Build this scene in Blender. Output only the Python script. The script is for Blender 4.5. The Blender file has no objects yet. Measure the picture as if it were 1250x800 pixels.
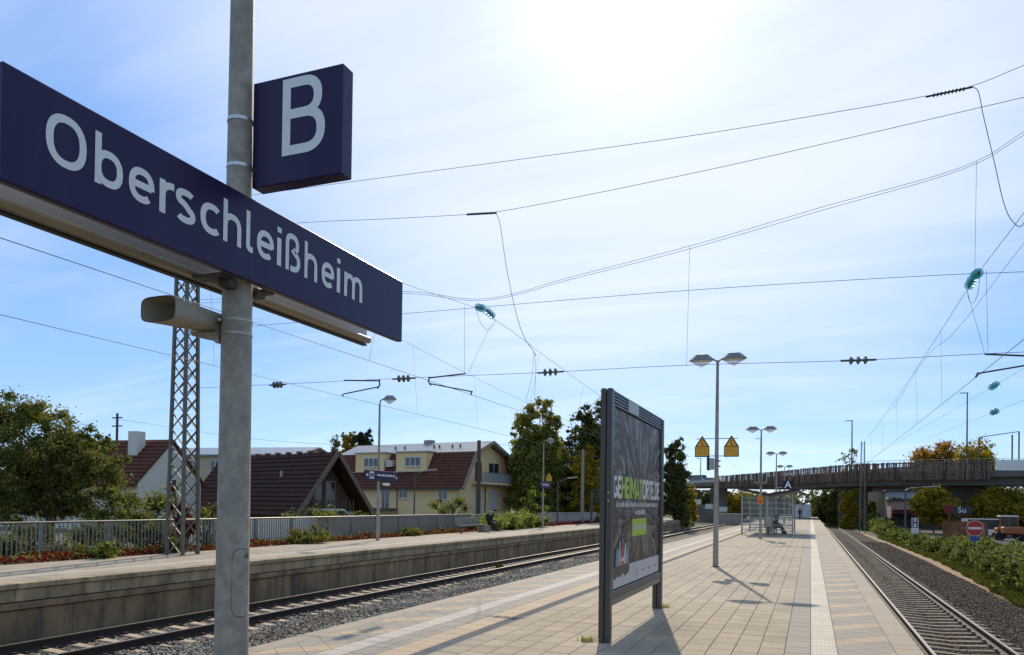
import bpy, bmesh, math, random
import numpy as np
from mathutils import Vector, Matrix
random.seed(7); rng = np.random.default_rng(7)
S = bpy.context.scene; C = S.collection
R = math.radians
# ------------------------------------------------------------------ camera (fitted to the photograph's vanishing points)
EYE, FPX, CXP, CYP = 1.8, 933.0, 625.0, 605.0
PITCH, ROLL, YAW = R(.62), .0135, math.atan(364.5/933)
FW = np.array([-math.sin(YAW)*math.cos(PITCH), math.cos(YAW)*math.cos(PITCH), math.sin(PITCH)])
RT0 = np.array([math.cos(YAW), math.sin(YAW), 0.]); UP0 = np.cross(RT0, FW)
RT = RT0*math.cos(ROLL)+UP0*math.sin(ROLL); UP = -RT0*math.sin(ROLL)+UP0*math.cos(ROLL)
cd = bpy.data.cameras.new('camera'); cam = bpy.data.objects.new('camera', cd); C.objects.link(cam)
cam.matrix_world = Matrix(((RT[0], UP[0], -FW[0], 0), (RT[1], UP[1], -FW[1], 0), (RT[2], UP[2], -FW[2], EYE), (0, 0, 0, 1)))
cd.sensor_fit = 'HORIZONTAL'; cd.sensor_width = 36; cd.lens = 36*FPX/1250
cd.shift_x = 0; cd.shift_y = (CYP-400)/1250; cd.clip_start = .05; cd.clip_end = 6000
S.camera = cam
# ------------------------------------------------------------------ sky and sun
SUN_EL, SUN_AZ = R(35.8), R(-13.3)          # azimuth from +Y towards +X
sdir = Vector((math.sin(SUN_AZ)*math.cos(SUN_EL), math.cos(SUN_AZ)*math.cos(SUN_EL), math.sin(SUN_EL)))
W = bpy.data.worlds.new('World'); S.world = W; W.use_nodes = True
nt = W.node_tree; nt.nodes.clear()
def N(t, kind, **kw):
    n = t.nodes.new(kind)
    for k, v in kw.items():
        if k.startswith('i_'):
            key = k[2:]; n.inputs[int(key) if key.isdigit() else key.replace('_', ' ')].default_value = v
        else: setattr(n, k, v)
    return n
sky = N(nt, 'ShaderNodeTexSky', sky_type='NISHITA'); sky.sun_disc = False
sky.sun_elevation = SUN_EL; sky.sun_rotation = SUN_AZ; sky.altitude = 480
sky.air_density = .85; sky.dust_density = .35; sky.ozone_density = 2.2
geo = N(nt, 'ShaderNodeTexCoord')
# thin cirrus: streaky noise on the sky plane (direction divided by height), brighter towards the sun as thin cloud is
sep = N(nt, 'ShaderNodeSeparateXYZ'); nt.links.new(geo.outputs['Generated'], sep.inputs[0])
zc = N(nt, 'ShaderNodeMath', operation='MAXIMUM', i_1=.0); nt.links.new(sep.outputs[2], zc.inputs[0])
za = N(nt, 'ShaderNodeMath', operation='ADD', i_1=.16); nt.links.new(zc.outputs[0], za.inputs[0])
dv = N(nt, 'ShaderNodeVectorMath', operation='DIVIDE'); nt.links.new(geo.outputs['Generated'], dv.inputs[0])
cz = N(nt, 'ShaderNodeCombineXYZ')
for i in range(3): nt.links.new(za.outputs[0], cz.inputs[i])
nt.links.new(cz.outputs[0], dv.inputs[1])
mp = N(nt, 'ShaderNodeMapping'); mp.inputs['Rotation'].default_value = (0, 0, R(28)); mp.inputs['Scale'].default_value = (.55, 1.7, .3)
nt.links.new(dv.outputs[0], mp.inputs[0])
n1 = N(nt, 'ShaderNodeTexNoise', i_Scale=1.3, i_Detail=9.0, i_Roughness=.58, i_Distortion=.7); nt.links.new(mp.outputs[0], n1.inputs['Vector'])
r1 = N(nt, 'ShaderNodeMapRange', i_1=.38, i_2=.80, i_3=-.02, i_4=.32); nt.links.new(n1.outputs['Fac'], r1.inputs[0])
dt = N(nt, 'ShaderNodeVectorMath', operation='DOT_PRODUCT'); nt.links.new(geo.outputs['Generated'], dt.inputs[0]); dt.inputs[1].default_value = sdir
dm = N(nt, 'ShaderNodeMath', operation='MAXIMUM', i_1=0.); nt.links.new(dt.outputs['Value'], dm.inputs[0])
pw = N(nt, 'ShaderNodeMath', operation='POWER', i_1=160.); nt.links.new(dm.outputs[0], pw.inputs[0])
pm = N(nt, 'ShaderNodeMath', operation='MULTIPLY_ADD', i_1=8.0, i_2=8.3); nt.links.new(pw.outputs[0], pm.inputs[0])
ccol = N(nt, 'ShaderNodeVectorMath', operation='SCALE'); ccol.inputs[0].default_value = (1.0, 1.0, .99); nt.links.new(pm.outputs[0], ccol.inputs['Scale'])
hz = N(nt, 'ShaderNodeMapRange', interpolation_type='SMOOTHSTEP', i_1=.81, i_2=.97, i_3=-.05, i_4=.49); nt.links.new(dm.outputs[0], hz.inputs[0])
cf = N(nt, 'ShaderNodeMath', operation='ADD'); cf.use_clamp = True; nt.links.new(r1.outputs[0], cf.inputs[0]); nt.links.new(hz.outputs[0], cf.inputs[1])
mx = N(nt, 'ShaderNodeMix', data_type='RGBA'); nt.links.new(cf.outputs[0], mx.inputs[0]); 
shs = N(nt, 'ShaderNodeHueSaturation', i_Saturation=1.22); nt.links.new(sky.outputs[0], shs.inputs['Color'])
skt = N(nt, 'ShaderNodeVectorMath', operation='MULTIPLY'); skt.inputs[1].default_value = (.94, .97, 1.0); nt.links.new(shs.outputs[0], skt.inputs[0])
veil = N(nt, 'ShaderNodeMix', data_type='RGBA', i_0=.6); nt.links.new(skt.outputs[0], veil.inputs[6]); veil.inputs[7].default_value = (2.75, 4.5, 8.2, 1)   # even thin high haze
nt.links.new(veil.outputs[2], mx.inputs[6]); nt.links.new(ccol.outputs[0], mx.inputs[7])
bg = N(nt, 'ShaderNodeBackground', i_Strength=.128); nt.links.new(mx.outputs[2], bg.inputs[0])
wo = N(nt, 'ShaderNodeOutputWorld'); nt.links.new(bg.outputs[0], wo.inputs[0])
sl = bpy.data.lights.new('sun', 'SUN'); sl.energy = 3.2; sl.angle = R(.55); sl.color = (1, .91, .76)
so = bpy.data.objects.new('sun', sl); C.objects.link(so); so.rotation_euler = (-sdir).to_track_quat('-Z', 'Y').to_euler(); so.location = (0, 0, 40)
V = S.view_settings; V.view_transform = 'Standard'; V.look = 'None'; V.gamma = 1; V.exposure = .12; V.use_curve_mapping = False
S.render.engine = 'CYCLES'
# ------------------------------------------------------------------ pixel -> place helpers
def ray(x, y): return RT*(x-CXP)/FPX-UP*(y-CYP)/FPX+FW
E0 = np.array([0, 0, EYE])
def gz(x, y, z): r = ray(x, y); return Vector(E0+r*((z-EYE)/r[2]))
def gX(x, y, X): r = ray(x, y); return Vector(E0+r*(X/r[0]))
def gY(x, y, Y): r = ray(x, y); return Vector(E0+r*(Y/r[1]))
def dp(x, y, d): return Vector(E0+ray(x, y)*d)
# ------------------------------------------------------------------ materials
MATS = {}; WARM = np.array((1.08, .96, .78))
def mat(name, col, rough=.7, metal=0., var=.18, scale=3., bump=0., bscale=40., col2=None, stretch=None, rnd=0., spec=.5, trans=0., grime=None, specks=0.):
    """procedural surface: two-scale noise tint, optional per-piece variation, fine relief"""
    if name in MATS: return MATS[name]
    m = bpy.data.materials.new(name); m.use_nodes = True; t = m.node_tree; b = t.nodes['Principled BSDF']
    b.inputs['Roughness'].default_value = rough; b.inputs['Metallic'].default_value = metal
    b.inputs['Specular IOR Level'].default_value = spec
    g = N(t, 'ShaderNodeNewGeometry'); src = g.outputs['Position']
    if stretch:
        q = N(t, 'ShaderNodeMapping'); q.inputs['Scale'].default_value = stretch; t.links.new(src, q.inputs[0]); src = q.outputs[0]
    a = N(t, 'ShaderNodeTexNoise', i_Scale=scale, i_Detail=8., i_Roughness=.62); t.links.new(src, a.inputs['Vector'])
    mr = N(t, 'ShaderNodeMapRange', i_1=.28, i_2=.72); t.links.new(a.outputs['Fac'], mr.inputs[0])
    mi = N(t, 'ShaderNodeMix', data_type='RGBA')
    c = np.array(col)*WARM; c2 = np.array(col2)*WARM if col2 else c*(1+var)
    c1 = c if col2 else c*(1-var)
    mi.inputs[6].default_value = (*c1, 1); mi.inputs[7].default_value = (*np.minimum(c2, .95), 1); t.links.new(mr.outputs[0], mi.inputs[0])
    out = mi.outputs[2]
    if rnd:
        oi = N(t, 'ShaderNodeObjectInfo'); ad = N(t, 'ShaderNodeMath', operation='ADD'); t.links.new(oi.outputs['Random'], ad.inputs[0]); t.links.new(g.outputs['Random Per Island'], ad.inputs[1])
        fr = N(t, 'ShaderNodeMath', operation='FRACT'); t.links.new(ad.outputs[0], fr.inputs[0])
        sc = N(t, 'ShaderNodeMapRange', i_3=1-rnd, i_4=1+rnd); t.links.new(fr.outputs[0], sc.inputs[0])
        vs = N(t, 'ShaderNodeVectorMath', operation='SCALE'); t.links.new(out, vs.inputs[0]); t.links.new(sc.outputs[0], vs.inputs['Scale']); out = vs.outputs[0]
    if grime:          # stains with a shape of their own: (colour, scale, stretch, threshold, amount)
        gc, gs, gst, gt, ga = grime
        q = N(t, 'ShaderNodeMapping'); q.inputs['Scale'].default_value = gst; t.links.new(g.outputs['Position'], q.inputs[0])
        gn = N(t, 'ShaderNodeTexNoise', i_Scale=gs, i_Detail=6., i_Roughness=.6); t.links.new(q.outputs[0], gn.inputs['Vector'])
        gr = N(t, 'ShaderNodeMapRange', i_1=gt, i_2=gt+.22, i_3=0., i_4=ga); t.links.new(gn.outputs['Fac'], gr.inputs[0])
        gm = N(t, 'ShaderNodeMix', data_type='RGBA'); gm.inputs[7].default_value = (*(np.array(gc)*WARM), 1); t.links.new(gr.outputs[0], gm.inputs[0]); t.links.new(out, gm.inputs[6]); out = gm.outputs[2]
    if specks:         # trodden-in spots
        sn = N(t, 'ShaderNodeTexVoronoi', i_Scale=5.5); t.links.new(g.outputs['Position'], sn.inputs['Vector'])
        sr = N(t, 'ShaderNodeMapRange', i_1=.06, i_2=.12, i_3=specks, i_4=0.); t.links.new(sn.outputs['Distance'], sr.inputs[0])
        sm_ = N(t, 'ShaderNodeMix', data_type='RGBA'); sm_.inputs[7].default_value = (.09, .075, .055, 1); t.links.new(sr.outputs[0], sm_.inputs[0]); t.links.new(out, sm_.inputs[6]); out = sm_.outputs[2]
    t.links.new(out, b.inputs['Base Color'])
    rr = N(t, 'ShaderNodeMapRange', i_3=max(0, rough-.1), i_4=min(1, rough+.1)); t.links.new(a.outputs['Fac'], rr.inputs[0]); t.links.new(rr.outputs[0], b.inputs['Roughness'])
    if bump:
        bn = N(t, 'ShaderNodeTexNoise', i_Scale=bscale, i_Detail=5.); t.links.new(g.outputs['Position'], bn.inputs['Vector'])
        bu = N(t, 'ShaderNodeBump', i_Strength=bump, i_Distance=.02); t.links.new(bn.outputs['Fac'], bu.inputs['Height']); t.links.new(bu.outputs[0], b.inputs['Normal'])
    if trans:
        b.inputs['Transmission Weight'].default_value = trans
    MATS[name] = m; return m
def leafmat(name, cols, tr=.35, scale=.9):
    if name in MATS: return MATS[name]
    m = bpy.data.materials.new(name); m.use_nodes = True; t = m.node_tree; b = t.nodes['Principled BSDF']; o = t.nodes['Material Output']
    g = N(t, 'ShaderNodeNewGeometry'); ns = N(t, 'ShaderNodeTexNoise', i_Scale=scale, i_Detail=3.); t.links.new(g.outputs['Position'], ns.inputs['Vector'])
    ma = N(t, 'ShaderNodeMath', operation='MULTIPLY_ADD', i_1=.55); t.links.new(g.outputs['Random Per Island'], ma.inputs[0])
    m2 = N(t, 'ShaderNodeMapRange', i_1=.3, i_2=.7, i_3=0., i_4=.5); t.links.new(ns.outputs['Fac'], m2.inputs[0]); t.links.new(m2.outputs[0], ma.inputs[2])
    cr = N(t, 'ShaderNodeValToRGB'); e = cr.color_ramp.elements
    while len(e) < len(cols): e.new(.5)
    for i, c in enumerate(cols): e[i].position = i/(len(cols)-1); e[i].color = (*(np.array(c)*(1.3, 1.25, 1.0)), 1)
    t.links.new(ma.outputs[0], cr.inputs[0]); t.links.new(cr.outputs[0], b.inputs['Base Color'])
    b.inputs['Roughness'].default_value = .7; b.inputs['Specular IOR Level'].default_value = .18
    tb = N(t, 'ShaderNodeBsdfTranslucent'); hs = N(t, 'ShaderNodeHueSaturation', i_Saturation=1.1, i_Value=1.25); t.links.new(cr.outputs[0], hs.inputs['Color']); t.links.new(hs.outputs[0], tb.inputs[0])
    ms = N(t, 'ShaderNodeMixShader', i_0=min(.6, tr+.12)); t.links.new(b.outputs[0], ms.inputs[1]); t.links.new(tb.outputs[0], ms.inputs[2]); t.links.new(ms.outputs[0], o.inputs[0])
    MATS[name] = m; return m
def glassmat(name, col, alpha, rough=.08):
    if name in MATS: return MATS[name]
    m = bpy.data.materials.new(name); m.use_nodes = True; b = m.node_tree.nodes['Principled BSDF']
    g = N(m.node_tree, 'ShaderNodeNewGeometry'); ns = N(m.node_tree, 'ShaderNodeTexNoise', i_Scale=2.5, i_Detail=6.); m.node_tree.links.new(g.outputs['Position'], ns.inputs['Vector'])
    mr = N(m.node_tree, 'ShaderNodeMapRange', i_3=max(0, alpha-.12), i_4=min(1, alpha+.12)); m.node_tree.links.new(ns.outputs['Fac'], mr.inputs[0])
    m.node_tree.links.new(mr.outputs[0], b.inputs['Alpha'])
    b.inputs['Base Color'].default_value = (*col, 1); b.inputs['Roughness'].default_value = rough
    MATS[name] = m; return m
galv = mat('galvanised_steel', (.36, .325, .275), .62, .03, .3, 16., .15, 120., grime=((.24, .225, .19), 5., (1, 1, .6), .46, .75))
galvd = mat('weathered_steel', (.10, .10, .095), .6, .4, .25, 6., .1, 90.)
alu = mat('aluminium', (.42, .41, .39), .45, .5, .08, 8.)
clampm = mat('bright_clamp', (.6, .62, .63), .3, .8, .06, 20.)
beige = mat('beige_enamel', (.40, .37, .31), .5, 0, .12, 7., .05, 60., grime=((.18, .14, .09), 5., (1, 1, .5), .6, .6))
navy = mat('navy_enamel', (.022, .0075, .056), .34, 0, .12, 5., spec=.3, grime=((.045, .036, .088), 7., (1, 1, .12), .5, .3))
white = mat('white_film', (.86, .87, .88), .38, 0, .05, 9.)
dark = mat('dark_metal', (.045, .048, .047), .5, .3, .18, 7., .08, 120.)
black = mat('black_rubber', (.012, .012, .013), .6, 0, .2, 12.)
wirem = mat('copper_wire_patina', (.07, .085, .085), .6, .5, .2, 5.)
def leadcol(n, c, **k): return mat(n, c, **k)
# ------------------------------------------------------------------ mesh building
class MB:
    def __init__(s): s.v = []; s.f = []; s.m = []
    def _add(s, vs, fs, mi=0):
        o = len(s.v); s.v += [tuple(v) for v in vs]; s.f += [tuple(i+o for i in f) for f in fs]; s.m += [mi]*len(fs); return s
    def box(s, c, d, rot=None, mi=0):
        x, y, z = [k/2 for k in d]; P = [(-x,-y,-z),(x,-y,-z),(x,y,-z),(-x,y,-z),(-x,-y,z),(x,-y,z),(x,y,z),(-x,y,z)]
        if rot is not None: P = [rot @ Vector(p) for p in P]
        return s._add([(p[0]+c[0], p[1]+c[1], p[2]+c[2]) for p in P], [(0,3,2,1),(4,5,6,7),(0,1,5,4),(1,2,6,5),(2,3,7,6),(3,0,4,7)], mi)
    def bb(s, a, b, mi=0):      # box from corner to corner
        return s.box([(a[i]+b[i])/2 for i in range(3)], [abs(b[i]-a[i]) for i in range(3)], None, mi)
    def cbox(s, a, b, ch=.006, mi=0):   # box with chamfered vertical-profile edges
        x0, y0, z0 = [min(a[i], b[i]) for i in range(3)]; x1, y1, z1 = [max(a[i], b[i]) for i in range(3)]
        L = [[(x0+c, y0+c), (x1-c, y0+c), (x1-c, y1-c), (x0+c, y1-c)] for c in (ch, 0, 0, ch)]; Z = [z0, z0+ch, z1-ch, z1]
        vs = [(p[0], p[1], z) for l, z in zip(L, Z) for p in l]
        fs = [(3,2,1,0), (12,13,14,15)] + [(k*4+i, k*4+(i+1)%4, k*4+4+(i+1)%4, k*4+4+i) for k in range(3) for i in range(4)]
        return s._add(vs, fs, mi)
    def beam(s, p, q, w, h=None, mi=0, up=(0, 0, 1)):
        p, q = Vector(p), Vector(q); d = q-p; L = d.length; h = h or w
        if L < 1e-6: return s
        d.normalize(); u = Vector(up)
        if abs(d.dot(u)) > .99: u = Vector((1, 0, 0))
        x = d.cross(u).normalized(); z = x.cross(d)
        return s.box((p+q)/2, (w, L, h), Matrix((x, d, z)).transposed(), mi)
    def tube(s, pts, r, n=8, mi=0, caps=True):
        pts = [Vector(p) for p in pts]; rs = r if isinstance(r, (list, tuple)) else [r]*len(pts); o = []; fs = []
        px = None
        for i, p in enumerate(pts):
            t = (pts[min(i+1, len(pts)-1)]-pts[max(i-1, 0)]).normalized()
            if px is None:
                px = t.cross(Vector((0, 0, 1)) if abs(t.z) < .95 else Vector((0, 1, 0))).normalized()
            else:
                px = (px-t*px.dot(t)).normalized()
            py = t.cross(px)
            o += [p+(px*math.cos(2*math.pi*k/n)+py*math.sin(2*math.pi*k/n))*rs[i] for k in range(n)]
        for i in range(len(pts)-1):
            fs += [(i*n+k, i*n+(k+1)%n, (i+1)*n+(k+1)%n, (i+1)*n+k) for k in range(n)]
        if caps: fs += [tuple(range(n))[::-1], tuple(range((len(pts)-1)*n, len(pts)*n))]
        return s._add(o, fs, mi)
    def loft(s, rings, mi=0, caps=True):
        n = len(rings[0]); fs = []
        for i in range(len(rings)-1): fs += [(i*n+k, i*n+(k+1)%n, (i+1)*n+(k+1)%n, (i+1)*n+k) for k in range(n)]
        if caps: fs += [tuple(range(n))[::-1], tuple(range((len(rings)-1)*n, len(rings)*n))]
        return s._add([p for r in rings for p in r], fs, mi)
    def prism(s, poly, fn0, fn1, mi=0):   # polygon in 2D, two mapping functions to 3D
        n = len(poly); return s.loft([[fn0(*p) for p in poly], [fn1(*p) for p in poly]], mi)
    def poly(s, pts, mi=0): return s._add(pts, [tuple(range(len(pts)))], mi)
    def build(s, name, m, parent=None, smooth=False, origin=None, **tags):
        return build(name, s.v, s.f, m, parent, smooth, origin, s.m, **tags)
def wloc(o):
    p = Vector(o.location)
    while o.parent: o = o.parent; p = p+o.location
    return p
def build(name, v, f, m, parent=None, smooth=False, origin=None, mi=None, **tags):
    ms = m if isinstance(m, (list, tuple)) else [m]
    a = np.array(v, dtype=float)
    if origin is None: 
        origin = Vector(((a[:,0].min()+a[:,0].max())/2, (a[:,1].min()+a[:,1].max())/2, a[:,2].min()))
    a = a-np.array(origin)
    me = bpy.data.meshes.new(name); me.from_pydata(a.tolist(), [], f); me.update()
    for k in ms: me.materials.append(k)
    if mi and len(ms) > 1: me.polygons.foreach_set('material_index', mi)
    if smooth:
        me.polygons.foreach_set('use_smooth', [True]*len(me.polygons))
        if smooth != 2: me.set_sharp_from_angle(angle=R(35))
    o = bpy.data.objects.new(name, me); C.objects.link(o)
    if parent: o.parent = parent; o.location = Vector(origin)-wloc(parent)
    else: o.location = origin
    tag(o, **tags); return o
def tag(o, label=None, cat=None, group=None, kind=None):
    if label: o['label'] = label
    if cat: o['category'] = cat
    if group: o['group'] = group
    if kind: o['kind'] = kind
    return o
def thing(name, loc, label, cat, group=None, kind=None):
    o = bpy.data.objects.new(name, None); C.objects.link(o); o.location = loc; o.empty_display_size = .2
    return tag(o, label, cat, group, kind)
def dup(o, loc=None, parent=None, label=None, rz=None):
    c = o.copy(); C.objects.link(c); c.parent = parent
    if loc is not None: c.location = loc
    if rz is not None: c.rotation_euler = (0, 0, rz)
    if label: c['label'] = label
    for ch in KIDS(o): dup(ch, None, c)
    return c
def KIDS(o): return [x for x in bpy.data.objects if x.parent is o]
def inst(o, loc, parent, rz=0):       # light copy of a single piece
    c = o.copy(); C.objects.link(c); c.parent = parent; c.location = Vector(loc)-(wloc(parent) if parent else Vector()); 
    if rz: c.rotation_euler = (0, 0, rz)
    return c
def rndpoly(cx, cy, rx, ry, n): return [(cx+rx*math.cos(2*math.pi*k/n), cy+ry*math.sin(2*math.pi*k/n)) for k in range(n)]
def clip(poly, axis, val, keep_less):
    o = []
    for i in range(len(poly)):
        a, b = poly[i], poly[(i+1) % len(poly)]; ia = (a[axis] <= val) == keep_less; ib = (b[axis] <= val) == keep_less
        if ia: o.append(a)
        if ia != ib:
            t = (val-a[axis])/(b[axis]-a[axis]); o.append((a[0]+t*(b[0]-a[0]), a[1]+t*(b[1]-a[1])))
    return o
# lettering: centre lines of a plain sans face (cap height 1), swept as flat strokes
def arc(cx, cy, rx, ry, a0, a1, n=18, p=2.35):
    o = []
    for k in range(n+1):
        a = R(a0+(a1-a0)*k/n); c, s_ = math.cos(a), math.sin(a)
        o.append((cx+rx*math.copysign(abs(c)**(2/p), c), cy+ry*math.copysign(abs(s_)**(2/p), s_)))
    return o
XH, SW = .735, .15
h_ = SW/2; xm = XH/2; xr = XH/2-h_
bowl = lambda cx, rx: arc(cx, xm, rx, xr, 0, 360, 36)
def hump(x0, w, top=XH): return [(x0, .30)]+arc(x0+w/2, top-h_-.24, w/2, .24, 180, 0, 16)+[(x0+w, 0)]
GL = {
 'O': (.86, [('c', arc(.43, .5, .345, .5-h_, 0, 360, 44))]),
 'b': (.69, [('o', [(.085, 0), (.085, 1.03)]), ('c', arc(.345, xm, .262, xr, 0, 360, 36))]),
 'e': (.66, [('o', arc(.33, xm, .262, xr, -4, 312, 34)), ('o', [(.1, .37), (.585, .37)])]),
 'r': (.45, [('o', [(.085, 0), (.085, XH)]), ('o', [(.085, .40)]+arc(.36, .40, .275, XH-h_-.40, 170, 88, 10))]),
 's': (.58, [('o', arc(.285, .555, .2, .124, 35, 90, 6)+arc(.285, .555, .2, .124, 90, 250, 14)[1:]+[(.30, .385)]+arc(.285, .19, .205, .124, 70, -90, 14)[1:]+arc(.285, .19, .205, .124, -90, -150, 6)[1:])]),
 'c': (.58, [('o', arc(.33, xm, .25, xr, 48, 312, 28))]),
 'h': (.69, [('o', [(.085, 0), (.085, 1.03)]), ('o', hump(.085, .5))]),
 'l': (.34, [('o', [(.085, 1.03), (.085, .18)]+arc(.205, .18, .12, .18-h_, 180, 270, 8)+[(.27, h_)])]),
 'i': (.27, [('o', [(.12, 0), (.12, XH)]), ('o', [(.12, .88), (.12, 1.02)])]),
 'ß': (.72, [('o', [(.085, 0), (.085, .76)]+arc(.31, .76, .225, 1.03-h_-.76, 180, 0, 16)+arc(.31, .72, .225, .15, 0, -70, 8)+[(.36, .55)]+arc(.35, .29, .25, .29-h_, 70, -90, 18)+[(.23, h_)])]),
 'm': (1.03, [('o', [(.085, 0), (.085, XH)]), ('o', hump(.085, .41)), ('o', hump(.495, .41))]),
 'B': (.74, [('o', [(.075, 0), (.075, 1)]), ('o', [(.075, .9375), (.34, .9375)]+arc(.34, .735, .21, .2025, 90, -90, 16)[1:]+[(.075, .5325)]), ('o', [(.075, .532), (.36, .532)]+arc(.36, .297, .24, .2345, 90, -90, 16)[1:]+[(.075, .0625)])]),
}
def ucap(*p): return ('o', list(p))
GL.update({
 'G': (.74, [('o', arc(.38, .5, .26, .385, 52, 325, 26)), ucap((.66, .44), (.40, .44)), ucap((.625, .44), (.625, .12))]),
 'E': (.6, [ucap((.11, 0), (.11, 1)), ucap((.11, .9), (.56, .9)), ucap((.11, .5), (.5, .5)), ucap((.11, .1), (.56, .1))]),
 'H': (.74, [ucap((.11, 0), (.11, 1)), ucap((.63, 0), (.63, 1)), ucap((.11, .52), (.63, .52))]),
 'I': (.3, [ucap((.15, 0), (.15, 1))]),
 'M': (.9, [ucap((.11, 0), (.11, 1)), ucap((.79, 0), (.79, 1)), ucap((.13, .95), (.45, .3), (.77, .95))]),
 'A': (.74, [ucap((.08, 0), (.37, .97), (.66, 0)), ucap((.2, .28), (.54, .28))]),
 'T': (.64, [ucap((.32, 0), (.32, 1)), ucap((.02, .9), (.62, .9))]),
 'R': (.68, [ucap((.11, 0), (.11, 1)), ('o', [(.11, .9), (.36, .9)]+arc(.36, .69, .19, .21, 90, -90, 12)[1:]+[(.11, .48)]), ucap((.34, .5), (.58, 0))]),
 'D': (.74, [ucap((.11, 0), (.11, 1)), ('o', [(.11, .9), (.32, .9)]+arc(.32, .5, .31, .4, 90, -90, 18)[1:]+[(.11, .1)])]),
 '.': (.3, [ucap((.14, 0), (.14, .2))]),
})
def stroke(pts, closed, w):
    n = len(pts); P = [Vector((p[0], p[1])) for p in pts]; L = []; Rr = []
    for i in range(n):
        a = P[i-1] if (closed or i > 0) else P[i]; b = P[(i+1) % n] if (closed or i < n-1) else P[i]
        d1 = (P[i]-a); d2 = (b-P[i]); d1 = d1.normalized() if d1.length > 1e-9 else d2.normalized(); d2 = d2.normalized() if d2.length > 1e-9 else d1
        n1 = Vector((-d1.y, d1.x)); n2 = Vector((-d2.y, d2.x)); m = (n1+n2)
        m = m.normalized() if m.length > 1e-6 else n1
        k = min(1/max(.35, m.dot(n1)), 1.5)*w/2
        L.append(P[i]+m*k); Rr.append(P[i]-m*k)
    return L, Rr
def glyph(ch, f3, z0=.0015, sw=SW):
    """f3(u, v, h) -> 3D; returns MB with all strokes, each a hair prouder than the last"""
    b = MB()
    for k, (kind, pts) in enumerate(GL[ch][1]):
        q = [pts[0]]
        for p in pts[1:]:
            if (p[0]-q[-1][0])**2+(p[1]-q[-1][1])**2 > 1e-6: q.append(p)
        closed = kind == 'c'
        if closed and (q[0][0]-q[-1][0])**2+(q[0][1]-q[-1][1])**2 < 1e-6: q.pop()
        L, Rr = stroke(q, closed, sw); n = len(q); hh = z0+k*.0004
        vs = [f3(p.x, p.y, hh) for p in L]+[f3(p.x, p.y, hh) for p in Rr]
        b._add(vs, [(i, (i+1) % n, n+(i+1) % n, n+i) for i in range(n if closed else n-1)])
    return b
def textmesh(txt, size, f3, h=.002, align='CENTER', bold=0.):
    cu = bpy.data.curves.new('txt', 'FONT'); cu.body = txt; cu.size = size; cu.align_x = align; cu.align_y = 'CENTER'; cu.offset = bold; cu.resolution_u = 3; cu.space_character = 1.06
    o = bpy.data.objects.new('txt', cu); C.objects.link(o)
    me = bpy.data.meshes.new_from_object(o.evaluated_get(bpy.context.evaluated_depsgraph_get()))
    b = MB(); b._add([f3(v.co.x, v.co.y, h) for v in me.vertices], [tuple(p.vertices) for p in me.polygons])
    bpy.data.objects.remove(o); bpy.data.meshes.remove(me); return b
# foliage: many small leaf faces gathered in clumps
def leaves(centers, radii, n, size, flat=1., seed=0, shell=.55):
    g = np.random.default_rng(seed); centers = np.array(centers, float); radii = np.array(radii, float)
    if radii.ndim == 1: radii = np.stack([radii]*3, 1)
    w = radii.prod(1)**(2/3); idx = g.choice(len(centers), n, p=w/w.sum())
    d = g.normal(size=(n, 3)); d /= np.linalg.norm(d, axis=1)[:, None]
    rr = np.abs(g.normal(0, .62, n)); rr = np.where(rr > 1.5, g.random(n), rr)
    p = centers[idx]+d*rr[:, None]*radii[idx]*(1+.18*g.normal(size=(n, 1)))
    nn = g.normal(size=(n, 3))*1.+d*.9+np.array([0, 0, .5]); nn /= np.linalg.norm(nn, axis=1)[:, None]
    a = np.cross(nn, g.normal(size=(n, 3))); a /= np.linalg.norm(a, axis=1)[:, None]; b = np.cross(nn, a)
    s = size*(.6+.8*g.random(n))[:, None]
    v = np.empty((n, 4, 3)); v[:, 0] = p-a*s; v[:, 1] = p-b*s*.55+nn*s*.12; v[:, 2] = p+a*s; v[:, 3] = p+b*s*.55+nn*s*.12
    return v.reshape(-1, 3)
def leafobj(name, v, m, parent=None, **tags):
    n = len(v)//4; me = bpy.data.meshes.new(name)
    org = np.array([v[:, 0].mean(), v[:, 1].mean(), v[:, 2].min()]); a = v-org
    me.vertices.add(n*4); me.vertices.foreach_set('co', a.ravel()); me.loops.add(n*4); me.loops.foreach_set('vertex_index', np.arange(n*4, dtype=np.int32))
    me.polygons.add(n); me.polygons.foreach_set('loop_start', np.arange(0, n*4, 4, dtype=np.int32)); me.update(calc_edges=True); me.materials.append(m)
    o = bpy.data.objects.new(name, me); C.objects.link(o)
    if parent: o.parent = parent; o.location = Vector(org)-wloc(parent)
    else: o.location = org
    tag(o, **tags); return o
bark = mat('bark', (.085, .065, .045), .9, 0, .3, 6., .5, 30.)
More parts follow.
